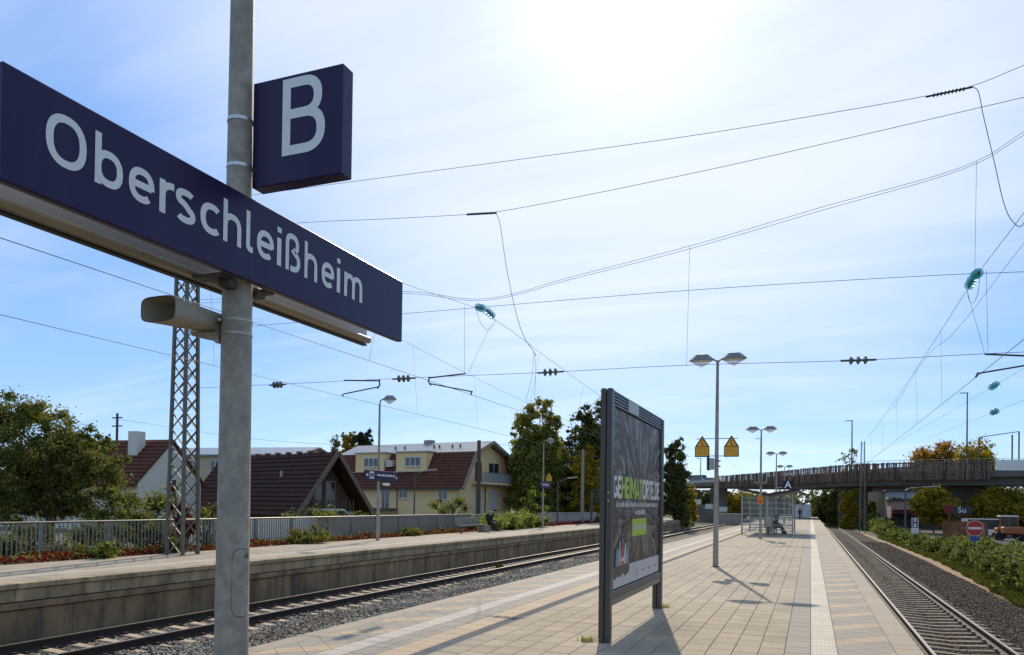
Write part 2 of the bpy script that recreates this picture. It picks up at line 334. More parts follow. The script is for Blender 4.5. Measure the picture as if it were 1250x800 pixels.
def tree(name, label, base, H, crown, m, n, leaf, seed=0, trunk=.16, bare=.3, group=None, cat='tree', spread=None, birch=False, tm=None):
    """crown: list of (dx,dy,dz,rx,ry,rz) lobes in metres from the base, broken into small clumps"""
    base = Vector(base); t = thing(name, base, label, cat, group); g = random.Random(seed)
    cs, rs = [], []
    for (x, y, z, rx, ry, rz) in crown:
        k = max(6, int(13*(rx*ry*rz)**.45))
        for _ in range(k):
            d = Vector((g.gauss(0, 1), g.gauss(0, 1), g.gauss(0, 1))).normalized()*(g.random()**.4)
            q = (rx+ry+rz)/3*g.uniform(.22, .5)
            cs.append((base.x+x+d.x*rx*.85, base.y+y+d.y*ry*.85, base.z+z+d.z*rz*.85)); rs.append((q, q, q*.8))
    b = MB(); r0 = trunk; top = Vector((base.x+g.uniform(-.2, .2), base.y, base.z+H*.85)); pts = [base+(top-base)*k+Vector((g.uniform(-.05, .05)*H*.2, g.uniform(-.05, .05)*H*.2, 0))*(k > 0) for k in (0, .25, .5, .75, 1)]
    b.tube(pts, [r0, r0*.8, r0*.6, r0*.38, r0*.12], 8)
    for k in range(min(16, len(cs))):
        c = Vector(cs[g.randrange(len(cs))]); s0 = pts[1]+(pts[3]-pts[1])*g.random()
        if c.z < s0.z: s0 = pts[1]
        md = s0.lerp(c, .5)+Vector((g.uniform(-.2, .2), g.uniform(-.2, .2), .25)); b.tube([s0, md, c], [r0*.4, r0*.22, r0*.07], 5)
    b.build('trunk', tm or bark, t, 1)
    leafobj('crown', leaves(cs, rs, n, leaf, seed=seed+1), m, t)
    return t
# ================================================================== THE SETTING
ZR, ZM, ZL = -.96, -.96, -.86         # rail tops: right, middle (hidden below the platform), left track
XR, XM, XL = 2.98, -8.02, -12.68      # track centres
YEND = 172.
soil = mat('soil', (.10, .085, .06), .95, 0, .35, .5, .6, 14.)
grassg = mat('meadow', (.06, .085, .03), .95, 0, .4, .35, .6, 9., col2=(.11, .11, .05))
asph = mat('asphalt', (.055, .055, .057), .9, 0, .2, .8, .3, 60.)
build('ground', [(-3000, -500, -1.6), (3000, -500, -1.6), (3000, 4000, -1.6), (-3000, 4000, -1.6)], [(0, 1, 2, 3)], grassg, kind='structure')
MB().bb((-140, -20, -1.59), (-18.7, 135, -.12)).build('garden_ground', grassg, kind='structure')
MB().bb((9.6, 30, -1.59), (90, 200, -1.42)).build('street', asph, kind='structure')
# ---- ballast beds
gravL = mat('ballast_grey', (.075, .068, .06), .85, 0, .5, 22., 1., 26., col2=(.38, .35, .31), rnd=.85, spec=.3, grime=((.13, .085, .05), .9, (1, .25, 1), .5, .55))
gravR = mat('ballast_dark', (.052, .04, .032), .9, 0, .5, 22., 1., 26., col2=(.19, .155, .125), rnd=.5, spec=.12, grime=((.10, .065, .04), 1.2, (1, .3, 1), .5, .6))
MB().bb((-14.36, -8, -1.5), (-6.36, 420, ZL-.225)).build('ballast_bed', gravL, kind='structure')
MB().bb((1.32, -8, -1.5), (5.62, 420, ZR-.225)).build('ballast_bed', gravR, kind='structure')
def stones(name, xs, ys, n, size, zf, m, seed, reject=None, power=1.6):
    g = np.random.default_rng(seed); x = g.uniform(*xs, n); y = ys[0]+(ys[1]-ys[0])*g.random(n)**power; z = zf(x, y)
    keep = np.ones(n, bool) if reject is None else ~reject(x, y); x, y, z = x[keep], y[keep], z[keep]; n = len(x)
    s = size*(.6+.8*g.random(n))
    base = np.array([(1,0,0),(0,1,0),(-1,0,0),(0,-1,0),(0,0,1),(0,0,-1)], float)
    d = base[None]*(.65+.7*g.random((n, 6, 1)))+.28*g.normal(size=(n, 6, 3)); d *= s[:, None, None]; d[:, :, 2] *= .75
    v = d+np.stack([x, y, z], 1)[:, None]
    tri = np.array([(0,1,4),(1,2,4),(2,3,4),(3,0,4),(1,0,5),(2,1,5),(3,2,5),(0,3,5)])
    f = (tri[None]+6*np.arange(n)[:, None, None]).reshape(-1, 3); v = v.reshape(-1, 3)
    me = bpy.data.meshes.new(name); org = np.array([v[:,0].mean(), v[:,1].mean(), v[:,2].min()]); v = v-org
    me.vertices.add(len(v)); me.vertices.foreach_set('co', v.ravel()); me.loops.add(f.size); me.loops.foreach_set('vertex_index', f.ravel().astype(np.int32))
    me.polygons.add(len(f)); me.polygons.foreach_set('loop_start', np.arange(0, f.size, 3, dtype=np.int32)); me.update(calc_edges=True); me.materials.append(m)
    o = bpy.data.objects.new(name, me); C.objects.link(o); o.location = org; return o
def onsl(xc):
    def f(x, y):
        sl = (np.abs(x-xc) < 1.22) & (np.abs(((y+.3) % .6)-.3) < .15)
        return sl | (np.abs(np.abs(x-xc)-.753) < .09)
    return f
tag(stones('ballast_stones', (-14.3, -9.2), (5, 46), 80000, .040, lambda x, y: np.where(np.abs(x-XL) < .8, ZL-.235, ZL-.20+.03*np.sin(x*3.1)*np.sin(y*1.3)), gravL, 3, onsl(XL)), 'grey crushed stone ballast beside the left track', 'gravel', kind='stuff')
tag(stones('ballast_stones', (1.5, 6.2), (12, 75), 90000, .034, lambda x, y: np.where(x > 5.2, ZR-.20-(x-5.2)*.06, np.where(np.abs(x-XR) < .8, ZR-.222, ZR-.20)), gravR, 4, onsl(XR), 1.9), 'dark brownish crushed stone ballast around the right track', 'gravel', kind='stuff')
# ---- tracks
railm = mat('rail_rust', (.035, .026, .02), .75, .2, .3, 9., .2, 60.)
railt = mat('rail_running_face', (.33, .30, .27), .42, .75, .12, 6.)
slp = mat('sleeper_concrete', (.44, .35, .25), .85, 0, .25, 5., .3, 60., rnd=.16)
slpd = mat('sleeper_concrete_dark', (.20, .165, .125), .85, 0, .3, 5., .3, 60., rnd=.2)
def track(label, xc, zr, y0, y1, ynear, sm):
    t = thing('railway_track', (xc, 10, zr-.4), label, 'track', kind='structure')
    prof = [(-.075, 0), (.075, 0), (.075, .014), (.012, .04), (.012, .12), (.036, .13), (.036, .168), (.03, .172), (-.03, .172), (-.036, .168), (-.036, .13), (-.012, .12), (-.012, .04), (-.075, .014)]
    for s in (-1, 1):
        x = xc+s*.7535; b = MB(); n = len(prof)
        vs = [(x+p[0], y, zr-.172+p[1]) for y in (y0, y1) for p in prof]
        b._add(vs, [(k, n+k, n+(k+1) % n, (k+1) % n) for k in range(n) if k != 7])
        b._add([vs[7], vs[8], vs[n+8], vs[n+7]], [(0, 1, 2, 3)], 1)
        b.build('rail', [railm, railt], t)
    zt = zr-.178
    b = MB(); R_ = []
    for x, w, z in ((-1.3, .12, -.02), (-.95, .135, -.005), (-.6, .13, 0.), (0, .10, -.035), (.6, .13, 0.), (.95, .135, -.005), (1.3, .12, -.02)):
        R_.append([(xc+x, -w, zt-.2), (xc+x, w, zt-.2), (xc+x, w*.8, zt+z), (xc+x, -w*.8, zt+z)])
    b.loft(R_); k0 = math.ceil(y0/.6); first = None; far = MB(); clips = MB()
    sl = None
    for k in range(k0, int(y1/.6)):
        y = k*.6
        if y < ynear and y > 4.:
            if sl is None: sl = MB(); sl.v = [(v[0], v[1]+y, v[2]) for v in b.v]; sl.f = b.f; sl.m = b.m; sl = sl.build('sleeper', sm, t, origin=(xc, y, zt-.2))
            else: inst(sl, (xc, y, zt-.2), t)
            for s in (-1, 1):
                for q in (-1, 1): clips.box((xc+s*.7535+q*.105, y, zt+.022), (.07, .1, .04))
        elif y >= ynear and y < 170: far.box((xc, y, zt-.1), (2.6, .24, .2))
    clips.build('rail_clip', railm if sm is slp else mat('clip_dusty', (.24, .22, .2), .7), t, kind='stuff')
    far.build('distant_sleepers', sm, t, kind='stuff')
    return t
track('left track with tan concrete sleepers below the far platform wall', XL, ZL, -8, 420, 82, slp)
track('track hidden in the trench directly below the near platform edge', XM, ZM, -8, 420, 60, slp)
track('right track with close dark sleepers beside the ivy hedge', XR, ZR, -8, 420, 96, slpd)
# ---- island platform
conc = mat('concrete', (.30, .285, .25), .85, 0, .2, 1.6, .25, 50.)
joint = mat('joint_sand', (.12, .105, .085), .95, 0, .25, 8., .2, 80.)
pav = mat('paver_beige', (.375, .315, .232), .8, 0, .12, 2.2, .12, 120., rnd=.12, spec=.3, specks=.35, grime=((.22, .185, .14), .8, (1, .4, 1), .48, .7))
pavw = mat('paver_warm', (.43, .33, .215), .8, 0, .1, 2.5, .12, 120., rnd=.08, grime=((.33, .28, .21), .9, (1, .4, 1), .55, .5))
pavg = mat('paver_grey', (.285, .255, .215), .8, 0, .12, 2.2, .12, 120., rnd=.07, grime=((.24, .225, .2), .8, (1, .35, 1), .52, .5))
edge = mat('edge_stone', (.36, .305, .235), .82, 0, .12, 1.8, .15, 90., rnd=.06, grime=((.28, .25, .2), 1.4, (1, .3, 1), .54, .55))
drainm = mat('drain_grey', (.13, .145, .16), .95, 0, .15, 3., .1, 60., spec=.1)
def tactile(name, col, nx, ny):
    m = mat(name, col, .75, 0, .08, 4., 0, 40., rnd=.05, grime=(tuple(c*.66 for c in col), 1.3, (1, .4, 1), .5, .5)); t = m.node_tree; b = t.nodes['Principled BSDF']
    g = N(t, 'ShaderNodeNewGeometry'); s = N(t, 'ShaderNodeSeparateXYZ'); t.links.new(g.outputs['Position'], s.inputs[0]); hs = []
    for k, q in ((0, nx), (1, ny)):
        a = N(t, 'ShaderNodeMath', operation='MULTIPLY', i_1=2*math.pi*q); t.links.new(s.outputs[k], a.inputs[0])
        c = N(t, 'ShaderNodeMath', operation='COSINE'); t.links.new(a.outputs[0], c.inputs[0])
        d = N(t, 'ShaderNodeMapRange', i_1=.45, i_2=.95, i_3=1., i_4=0.); t.links.new(c.outputs[0], d.inputs[0]); hs.append(d)
    mm = N(t, 'ShaderNodeMath', operation='MINIMUM'); t.links.new(hs[0].outputs[0], mm.inputs[0]); t.links.new(hs[1].outputs[0], mm.inputs[1])
    bu = N(t, 'ShaderNodeBump', i_Strength=.9, i_Distance=.004); t.links.new(mm.outputs[0], bu.inputs['Height']); t.links.new(bu.outputs[0], b.inputs['Normal'])
    return m
tacr = tactile('tactile_ribbed', (.56, .51, .42), 20, 14)
tacl = tactile('tactile_studded', (.50, .45, .41), 26, 26)
PF = thing('platform', (-2.5, 40, -1.4), 'island platform paved in beige slabs with pale tactile strips', 'platform', kind='structure')
MB().bb((-6.30, -6, -1.45), (1.26, YEND, -.012)).build('platform_core', joint, PF)
GAP = .0035
def paver(x0, x1, y0, y1, b=None, z=0., th=.06): return (b or MB()).cbox((x0+GAP, y0+GAP, z-th), (x1-GAP, y1-GAP, z), .004)
cols = [(-5.10, -4.77, pavg), (-4.77, -4.405, pavw)]+[(-4.2+.301*k, -4.2+.301*(k+1), pav) for k in range(13)]+[(-.287, .017, pavg)]
TL = .45; made = 0; cache = {}; cand = []; farb = {}
for ci, (a, b_, m) in enumerate(cols):
    off = random.choice((0, .075, .15, .225, .3, .375))
    for k in range(11, 150): cand.append((k*TL+off, ci, a, b_, m))
cand.sort()
for (y, ci, a, b_, m) in cand:
    w = b_-a; ex = -6.1 if a < -4.3 else None
    if made < 300 and y > 5.2:
        key = (round(w, 3), m.name)
        if key not in cache: cache[key] = paver(a, b_, y, y+TL).build('paving_slab', m, PF, origin=(a, y, -.06))
        else: inst(cache[key], (a, y, -.06), PF)
        made += 1
    else: paver(a, b_, y, y+TL, farb.setdefault(m.name, MB()))
for m in (pav, pavw, pavg):
    if m.name in farb: farb[m.name].build('distant_paving_slabs', m, PF, kind='stuff')
for (a, b_, m) in ((-5.10, -4.77, pavg), (-4.77, -4.405, pavw), (-4.2, -.287, pav), (-.287, .017, pavg)): MB().bb((a, 67.8, -.06), (b_-.004, YEND, -.001)).build('paved_strip', m, PF)
def run(x0, x1, ln, y0, ynear, m, nm, z=0.):
    k = 0; y = y0; s = None
    while y < ynear:
        if s is None: s = paver(x0, x1, y, y+ln, None, z).build(nm, m, PF, origin=(x0, y, z-.06))
        else: inst(s, (x0, y, z-.06), PF)
        y += ln
    MB().bb((x0, y, z-.06), (x1, YEND, z-.002)).build('paved_strip', m, PF)
run(.017, .333, .32, 5, 66, tacr, 'tactile_tile', .002); run(-5.42, -5.10, .32, 5, 66, tacl, 'tactile_tile', .002)
run(1.012, 1.333, 1.2, 5, 100, edge, 'edge_slab', .001); run(-6.37, -6.075, 1.2, 5, 100, edge, 'edge_slab', .001)
MB().bb((-4.385, 5, -.05), (-4.22, YEND, -.007)).build('drain_channel', drainm, PF)
for x in (-4.395, -4.21): MB().bb((x-.006, 5, -.05), (x+.006, YEND, -.002)).build('drain_rim', mat('drain_rim', (.45, .44, .42), .9, 0, spec=.1), PF)
def diag(x0, x1, y0, ynear):
    s = .318; c = math.cos(R(45)); cnt = 0; fb = {}
    rows = []
    for i in range(-300, 300):
        for j in range(-300, 300):
            cx = (i+j)*s*c; cy = (j-i)*s*c       # i steps to forward-left, j to forward-right
            if cx < x0-.3 or cx > x1+.3 or cy < y0 or cy > 66: continue
            rows.append((cy, cx, i))
    for cy, cx, i in sorted(rows):
        h = s*c-.004
        p = clip(clip([(cx, cy-h), (cx+h, cy), (cx, cy+h), (cx-h, cy)], 0, x0+.004, False), 0, x1-.004, True)
        if len(p) < 3: continue
        m = pavw if i % 3 == 0 else pavg
        if cnt < 150:
            MB().prism(p, lambda x, y: (x, y, -.05), lambda x, y: (x, y, .0005)).build('diagonal_slab', m, PF); cnt += 1
        else: fb.setdefault(m.name, MB()).prism(p, lambda x, y: (x, y, -.05), lambda x, y: (x, y, .0005))
    for k, q in fb.items(): q.build('distant_diagonal_slabs', MATS[k], PF, kind='stuff')
    MB().bb((x0, 66.2, -.06), (x1, YEND, -.002)).build('paved_strip', pav, PF)
diag(.333, 1.012, 5, 50); diag(-6.075, -5.42, 5, 50)
# ---- far (side) platform
ZP, XP = .11, -14.38
SP = thing('side_platform', (-16.5, 40, -1.4), 'far side platform with stained concrete wall and pale paved top', 'platform', kind='structure')
wallm = mat('stained_concrete', (.30, .205, .115), .9, 0, .45, 1.1, .35, 30., stretch=(1, 1, .25), rnd=.07, grime=((.06, .045, .03), 1.9, (1.2, 1.2, .3), .45, .75))
wallm2 = mat('stained_concrete_course', (.38, .30, .185), .9, 0, .35, 1.3, .35, 30., stretch=(1, 1, .3), rnd=.07, grime=((.10, .078, .05), 2.4, (1.2, 1.2, .35), .46, .75))
MB().bb((-20.6, -6, -1.45), (-14.62, 103, ZP-.07)).build('platform_core', joint, SP)
e1 = c1 = w1 = l1 = None; Y0 = -5.7; PLN = 2.18
k = 0
while True:
    y = 11.67-8*PLN+k*PLN
    if y > 101: break
    def mk(o, x0, x1, z0, z1, m, nm, dy=0., ln=PLN):
        if o is None: return MB().cbox((x0, y+dy+.006, z0), (x1, y+dy+ln-.006, z1), .008).build(nm, m, SP, origin=(x0, y+dy, z0))
        inst(o, (x0, y+dy, z0), SP); return o
    w1 = mk(w1, -14.66, -14.44, -1.45, -.42, wallm, 'wall_panel')
    l1 = mk(l1, -14.66, -14.385, -.40, -.27, wallm, 'wall_ledge', .3)
    c1 = mk(c1, -14.66, -14.43, -.25, -.01, wallm2, 'wall_course', .9)
    e1 = mk(e1, -14.80, XP, .005, ZP+.002, wallm2, 'edge_slab', .5)
    k += 1
spv = mat('side_paver', (.37, .315, .24), .85, 0, .14, 1.2, .1, 80., rnd=.1, grime=((.24, .22, .19), .6, (1, .3, 1), .5, .5))
spt = mat('side_paver_light', (.47, .42, .34), .85, 0, .1, 1.2, .1, 80., rnd=.06)
fb = MB(); ft = MB()
for i in range(11):
    x0 = -14.805-.345*(i+1); off = random.random()*.6
    for k in range(5, 90): paver(x0, x0+.345, k*.69+off-.6, k*.69+off+.09, ft if i == 2 else fb, ZP)
fb.build('paving_slabs', spv, SP, kind='stuff'); ft.build('tactile_strip_tiles', spt, SP, kind='stuff')
MB().bb((-18.6, 62.8, ZP-.06), (-14.81, 103, ZP-.001)).build('paved_strip', spv, SP)
MB().bb((-20.55, -5, -.1), (-18.62, 103, ZP-.03)).build('planting_bed', soil, SP)
# ---- right verge: worn sand strip, grass
vp = [(5.3, -5), (5.5, 15), (5.78, 25.7), (6.1, 33), (6.45, 42), (6.65, 50), (6.5, 62), (6.35, 75), (6.0, 95), (5.9, 140)]
sand = mat('sand', (.32, .215, .12), .95, 0, .2, 2., .3, 50.)
def strip(nm, o0, o1, z0, z1, m):
    b = MB()
    for (xa, ya), (xb, yb) in zip(vp[:-1], vp[1:]): b.poly([(xa+o0, ya, z0), (xa+o1, ya, z1), (xb+o1, yb, z1), (xb+o0, yb, z0)])
    return b.build(nm, m, kind='structure')
b = MB()
for (xa, ya), (xb, yb) in zip(vp[:-1], vp[1:]): b.poly([(5.4, ya, -1.188), (xa-.25, ya, -1.222), (xb-.25, yb, -1.222), (5.4, yb, -1.188)])
b.build('ballast_shoulder', gravR, kind='structure')
strip('sand_path', -.28, .24, -1.235, -1.19, sand); strip('grass_verge', .2, 4.2, -1.195, -1.36, grassg)
g = np.random.default_rng(5); n = 48000; yy = 16+70*g.random(n)**1.5; xx = np.interp(yy, [p[1] for p in vp], [p[0] for p in vp])+.16+1.6*g.random(n)**1.2+.1*np.sin(yy*1.7)*g.random(n)
cc = np.stack([xx, yy, -1.17+.03*g.random(n)], 1)
def blades(c, hgt, wid, seed):
    g = np.random.default_rng(seed); n = len(c); a = g.random(n)*6.283; d = np.stack([np.cos(a), np.sin(a), 0*a], 1); l = g.normal(size=(n, 3))*.35; l[:, 2] = 1; l *= (hgt*(.5+g.random(n)))[:, None]
    w = wid*(.6+.8*g.random(n))[:, None]; v = np.empty((n, 4, 3)); v[:, 0] = c-d*w; v[:, 1] = c+d*w; v[:, 2] = c+l+d*w*.35; v[:, 3] = c+l-d*w*.35
    return v.reshape(-1, 3)
gl = leafmat('grass_leaf', [(.028, .036, .008), (.065, .075, .017), (.13, .12, .035)], .3)
leafobj('grass', blades(cc, .13, .03, 6), gl, None, label='rough green grass and weeds between the sand strip and the hedge', cat='grass', kind='stuff')
# ================================================================== NEAR OBJECTS
PX, PY = -2.6, 2.956
ring = lambda cx, cy, z, r, n=28: [(cx+r*math.cos(2*math.pi*k/n), cy+r*math.sin(2*math.pi*k/n), z) for k in range(n)]
# ---- sign pole
t = thing('sign_pole', (PX, PY, 0), 'tall tapered galvanised steel pole carrying the station name sign', 'pole')
b = MB(); b.loft([ring(PX, PY, z, r) for z, r in ((0, .0845), (1.05, .0793), (2.865, .0702), (2.9, .0702), (2.915, .0675), (3.24, .0600), (4.25, .0548), (5.4, .0505))])
b.build('shaft', galv, t, 1)
def arcplate(b, a0, a1, z0, z1, r0, th, n=10, zr=.0):
    rr = lambda z: .0845-(z*.00505)+th
    ts = [0, .05, .15, .3, .5, .75, 1.]; zs = [z0+zr*q for q in ts]+[z1-zr*q for q in ts[::-1]]; ins = [.75*(1-math.sqrt(max(0, 1-(1-q)**2))) for q in ts]; ins = ins+ins[::-1]
    for (za, ia), (zb, ib) in zip(list(zip(zs, ins))[:-1], list(zip(zs, ins))[1:]):
        if zb-za < 1e-6: continue
        w = (a1-a0)/2; m = (a0+a1)/2
        q = lambda z, i, k: (PX+rr(z)*math.cos(R(m-w*(1-i)+2*w*(1-i)*k/n)), PY+rr(z)*math.sin(R(m-w*(1-i)+2*w*(1-i)*k/n)), z)
        for k in range(n): b.poly([q(za, ia, k), q(za, ia, k+1), q(zb, ib, k+1), q(zb, ib, k)])
# service hatch facing the track side of the viewer
hz0, hz1 = 1.245, 1.565
d = MB(); arcplate(d, -51.2, 15.2, hz0-.0035, hz1+.0035, 0, .0006, 24, .05); d.build('hatch_gap', mat('hatch_gap', (.03, .03, .03), .8), t, 1)
d = MB(); arcplate(d, -50, 14, hz0, hz1, 0, .0022, 24, .05); hp = d.build('service_hatch', galv, t, 1)
d = MB()
lk = lambda u, v: (PX+.081*math.cos(R(4+u/.0013)), PY+.081*math.sin(R(4+u/.0013)), 1.535+v)
L_, R_ = stroke([(.0-.012, -.010), (0, .012), (.012, -.010)], True, .005); nn = 3
d._add([lk(p.x, p.y) for p in L_]+[lk(p.x, p.y) for p in R_], [(i, (i+1) % nn, nn+(i+1) % nn, nn+i) for i in range(nn)]); d.build('lock', black, hp)
def band(z, r, parent, m=clampm, h=.016):
    b = MB(); b.loft([ring(PX, PY, z-h/2, r-.004), ring(PX, PY, z-h/2, r+.003), ring(PX, PY, z+h/2, r+.003), ring(PX, PY, z+h/2, r-.004)], caps=False); return b.build('clamp_band', m, parent, 1)
# ---- station name sign
F0, FB = -2.48, -2.775                 # front and back panel planes
YA, YB, ZB, ZT = 1.705, 4.345, 2.84, 3.232
t = thing('station_name_sign', (PX, PY, ZB), 'long navy station name sign with white lettering reading Oberschleißheim', 'sign')
def panel(x, s):
    b = MB(); b.cbox((x, YA, ZB), (x-s*.028, YB, ZT), .004); return b.build('sign_panel', navy, t)
fp = panel(F0, 1); bp = panel(FB, -1)
plm = mat('sheet_grey', (.52, .55, .62), .5, .1, .1, 5.)
for y_ in (YA+.25, YB-.25): MB().bb((F0-.035, y_-.02, 3.17), (FB+.035, y_+.02, 3.21)).build('spacer_bar', alu, t)
MB().bb((FB+.0285, YA+.003, ZB+.002), (FB+.033, YB-.003, ZT-.004)).build('rear_lining', plm, t)
MB().bb((F0-.0285, YA+.003, ZB+.002), (F0-.033, YB-.003, ZT-.004)).build('front_lining', plm, t)
b = MB(); b.tube([(FB+.058, YA+.02, 2.862), (FB+.058, YB-.02, 2.862)], .021, 12); b.build('bottom_rail', beige, t, 1)
MB().bb((FB+.002, YA+.001, 2.831), (FB+.034, YB-.001, 2.8395)).build('bottom_lip', dark, t)
MB().bb((F0-.04, YA+.01, 2.842), (F0-.032, YB-.01, 2.853)).build('bottom_lip', dark, t)
for y in (PY-.145, PY+.145): MB().bb((F0-.05, y-.04, 2.836), (FB+.07, y+.04, 2.8475)).build('mounting_bracket', galvd, t)
for y in (PY-.10, PY+.10): MB().cbox((F0-.06, y-.03, 2.80), (PX+.0, y+.03, 2.8475), .005).build('clamp', galvd, t)
cap, z0, word = .187, 2.9715, 'Oberschleißheim'
LY = [(1.86, 2.02), (2.055, 2.179), (2.207, 2.331), (2.357, 2.433), (2.442, 2.553), (2.581, 2.696), (2.72, 2.836), (2.87, 2.916), (2.945, 3.068), (3.093, 3.125), (3.159, 3.278), (3.314, 3.424), (3.465, 3.581), (3.607, 3.639), (3.68, 3.866)]
def gext(c):
    q = [v[0] for v in glyph(c, lambda u, v, h: (u, v, h)).v]; return min(q), max(q)
for c, (ya, yb) in zip(word, LY):
    e0, e1 = gext(c); k = (yb-ya)/(e1-e0)
    glyph(c, lambda u, v, h: (F0+h, ya+(u-e0)*k, z0+v*cap)).build('letter', white, fp)
    glyph(c, lambda u, v, h: (FB-h, YA+YB-.05-(ya+(u-e0)*k), z0+v*cap)).build('letter', white, bp)
# ---- platform section sign B
BX0, BX1, BY0, BY1, BZ0, BZ1 = -2.538, -2.027, 2.975, 3.055, 3.313, 3.826
t = thing('section_sign', (-2.3, 3.0, BZ0), 'square navy sign with white letter B clamped to the pole top', 'sign')
MB().cbox((BX0, BY0, BZ0), (BX1, BY1, BZ1), .004).build('sign_box', navy, t)
s = .715*(BZ1-BZ0)
glyph('B', lambda u, v, h: (BX0+.33*(BX1-BX0)+u*s*1.02, BY0-h, BZ1-.035*(BZ1-BZ0)-s+v*s), sw=.125).build('letter', white, t)
MB().bb((BX0-.012, BY0+.02, BZ0+.07), (BX0-.0005, BY1-.015, BZ1-.16)).build('edge_bracket', alu, t)
for z in (BZ0+.10, BZ0+.325): band(z, .0586, t)
# ---- loudspeaker
t = thing('loudspeaker', (-2.8, 2.8, 2.6), 'beige horn loudspeaker clamped to the pole below the name sign', 'loudspeaker')
hc = [(-2.751, 2.66, 2.66), (-2.75, 2.70, 2.661), (-2.745, 2.82, 2.664), (-2.742, 2.93, 2.667), (-2.74, 3.0, 2.669)]
def orect(c, w, h, k=.32):
    x, y, z = c; P = arc(0, 0, 1, 1, 0, 360, 28, 4.2)[:-1]
    return [(x+p[0]*w, y, z+p[1]*h) for p in P]
sz = [(.098, .056), (.092, .054), (.078, .050), (.066, .046), (.058, .043)]
hc2 = [(-2.752, 2.62, 2.659)]+hc; sz2 = [(.103, .058)]+sz
MB().loft([orect(c, *s_) for c, s_ in zip(hc2, sz2)]+[orect((-2.752, 2.623, 2.659), .099, .054)]+[orect((c[0], c[1], c[2]), s_[0]*.9, s_[1]*.88) for c, s_ in list(zip(hc2, sz2))[1:4]], caps=False).build('horn', beige, t, 1)
MB().loft([orect(hc2[3], .068, .043), orect((hc2[3][0], hc2[3][1]+.004, hc2[3][2]), .068, .043)]).build('horn_throat', dark, t)
MB().loft([orect(hc2[-1], .056, .042), orect((-2.74, 3.03, 2.669), .045, .035)]).build('rear_cap', beige, t, 1)
for y_, s_ in ((2.78, .0855), (2.92, .0685)):
    MB().loft([orect((-2.746, y_-.005, 2.664), s_, s_*.65), orect((-2.746, y_+.005, 2.664), s_, s_*.65)]).build('seam_rib', beige, t)
b = MB(); b.loft([[(-2.79, 2.86, 2.590), (-2.79, 2.93, 2.590), (-2.79, 2.93, 2.610), (-2.79, 2.86, 2.610)], [(PX-.085, 2.92, 2.57), (PX-.085, 2.995, 2.57), (PX-.085, 2.995, 2.612), (PX-.085, 2.92, 2.612)]]); b.build('support_arm', beige, t)
MB().cbox((PX-.098, 2.915, 2.56), (PX-.0735, 2.997, 2.70), .004).build('mounting_plate', alu, t)
for z in (2.60, 2.665): band(z, .0845-z*.00505, t, alu, .013)
b = MB(); b.tube([(PX-.082, 2.915, 2.66), (PX-.03, 2.872, 2.66)], .008, 8); b.build('clamp_bolt', alu, t)
# ---- billboard
BXF, BXB = -2.42, -2.57
t = thing('billboard', (-2.52, 11.7, 0), 'large framed dark poster billboard standing on two steel posts', 'billboard')
frm = mat('billboard_grey', (.085, .082, .072), .42, .35, .12, 6., .06, 90.)
for y0, y1 in ((9.74, 9.86), (13.40, 13.55)):
    for x0, x1 in ((BXF-.066, BXF), (BXB, BXB+.066)): MB().cbox((x0, y0, 0.), (x1, y1, 3.33 if y0 < 10 else 3.31), .008).build('post', frm, t)
    MB().bb((BXB+.0665, y0+.02, .0), (BXF-.0665, y1-.02, 3.28)).build('post_core', black, t)
for z in (1.95, 1.84): MB().bb((BXF-.045, 9.733, z), (BXF-.025, 9.7395, z+.03)).build('lock', alu, t)
PYA, PYB, PZA, PZB = 9.875, 13.385, .66, 3.11
MB().bb((BXB+.01, PYA-.012, PZA-.02), (BXF-.05, PYB+.012, PZB+.02)).build('back_box', frm, t)
for k in range(5): MB().bb((BXF-.07+k*.000, PYA-.012, 3.125+k*.042), (BXF-.012, PYB+.012, 3.125+k*.042+.026)).build('vent_slat', frm, t)
MB().bb((BXB+.02, PYA, 3.13), (BXF-.075, PYB, 3.31)).build('vent_back', mat('vent_back', (.16, .17, .17), .5, .3), t)
MB().bb((BXF-.011, 10.72, 3.135), (BXF-.004, 11.42, 3.30)).build('maker_plate', alu, t)
MB().cbox((BXF-.06, PYA-.01, .56), (BXF-.002, PYB+.01, .655), .006).build('bottom_rail', frm, t)
MB().cbox((BXF-.06, PYA-.01, .47), (BXF-.01, PYB+.01, .555), .006).build('bottom_rail', mat('bottom_rail_light', (.16, .165, .16), .4, .4), t)
for y0, y1 in ((PYA-.012, PYA+.05), (PYB-.05, PYB+.012)): MB().bb((BXF-.048, y0, .66), (BXF-.006, y1, 3.12)).build('side_rail', frm, t)
# poster print: streaks of forest running to a centre
pm_ = bpy.data.materials.new('poster_print'); pm_.use_nodes = True; q = pm_.node_tree; pb = q.nodes['Principled BSDF']; pb.inputs['Roughness'].default_value = .25
gg = N(q, 'ShaderNodeNewGeometry'); sx_ = N(q, 'ShaderNodeSeparateXYZ'); q.links.new(gg.outputs['Position'], sx_.inputs[0])
ay = N(q, 'ShaderNodeMath', operation='SUBTRACT', i_1=11.8); q.links.new(sx_.outputs[1], ay.inputs[0])
az = N(q, 'ShaderNodeMath', operation='SUBTRACT', i_1=1.75); q.links.new(sx_.outputs[2], az.inputs[0])
an = N(q, 'ShaderNodeMath', operation='ARCTAN2'); q.links.new(az.outputs[0], an.inputs[0]); q.links.new(ay.outputs[0], an.inputs[1])
cb = N(q, 'ShaderNodeCombineXYZ'); a5 = N(q, 'ShaderNodeMath', operation='MULTIPLY', i_1=4.6); q.links.new(an.outputs[0], a5.inputs[0]); q.links.new(a5.outputs[0], cb.inputs[0])
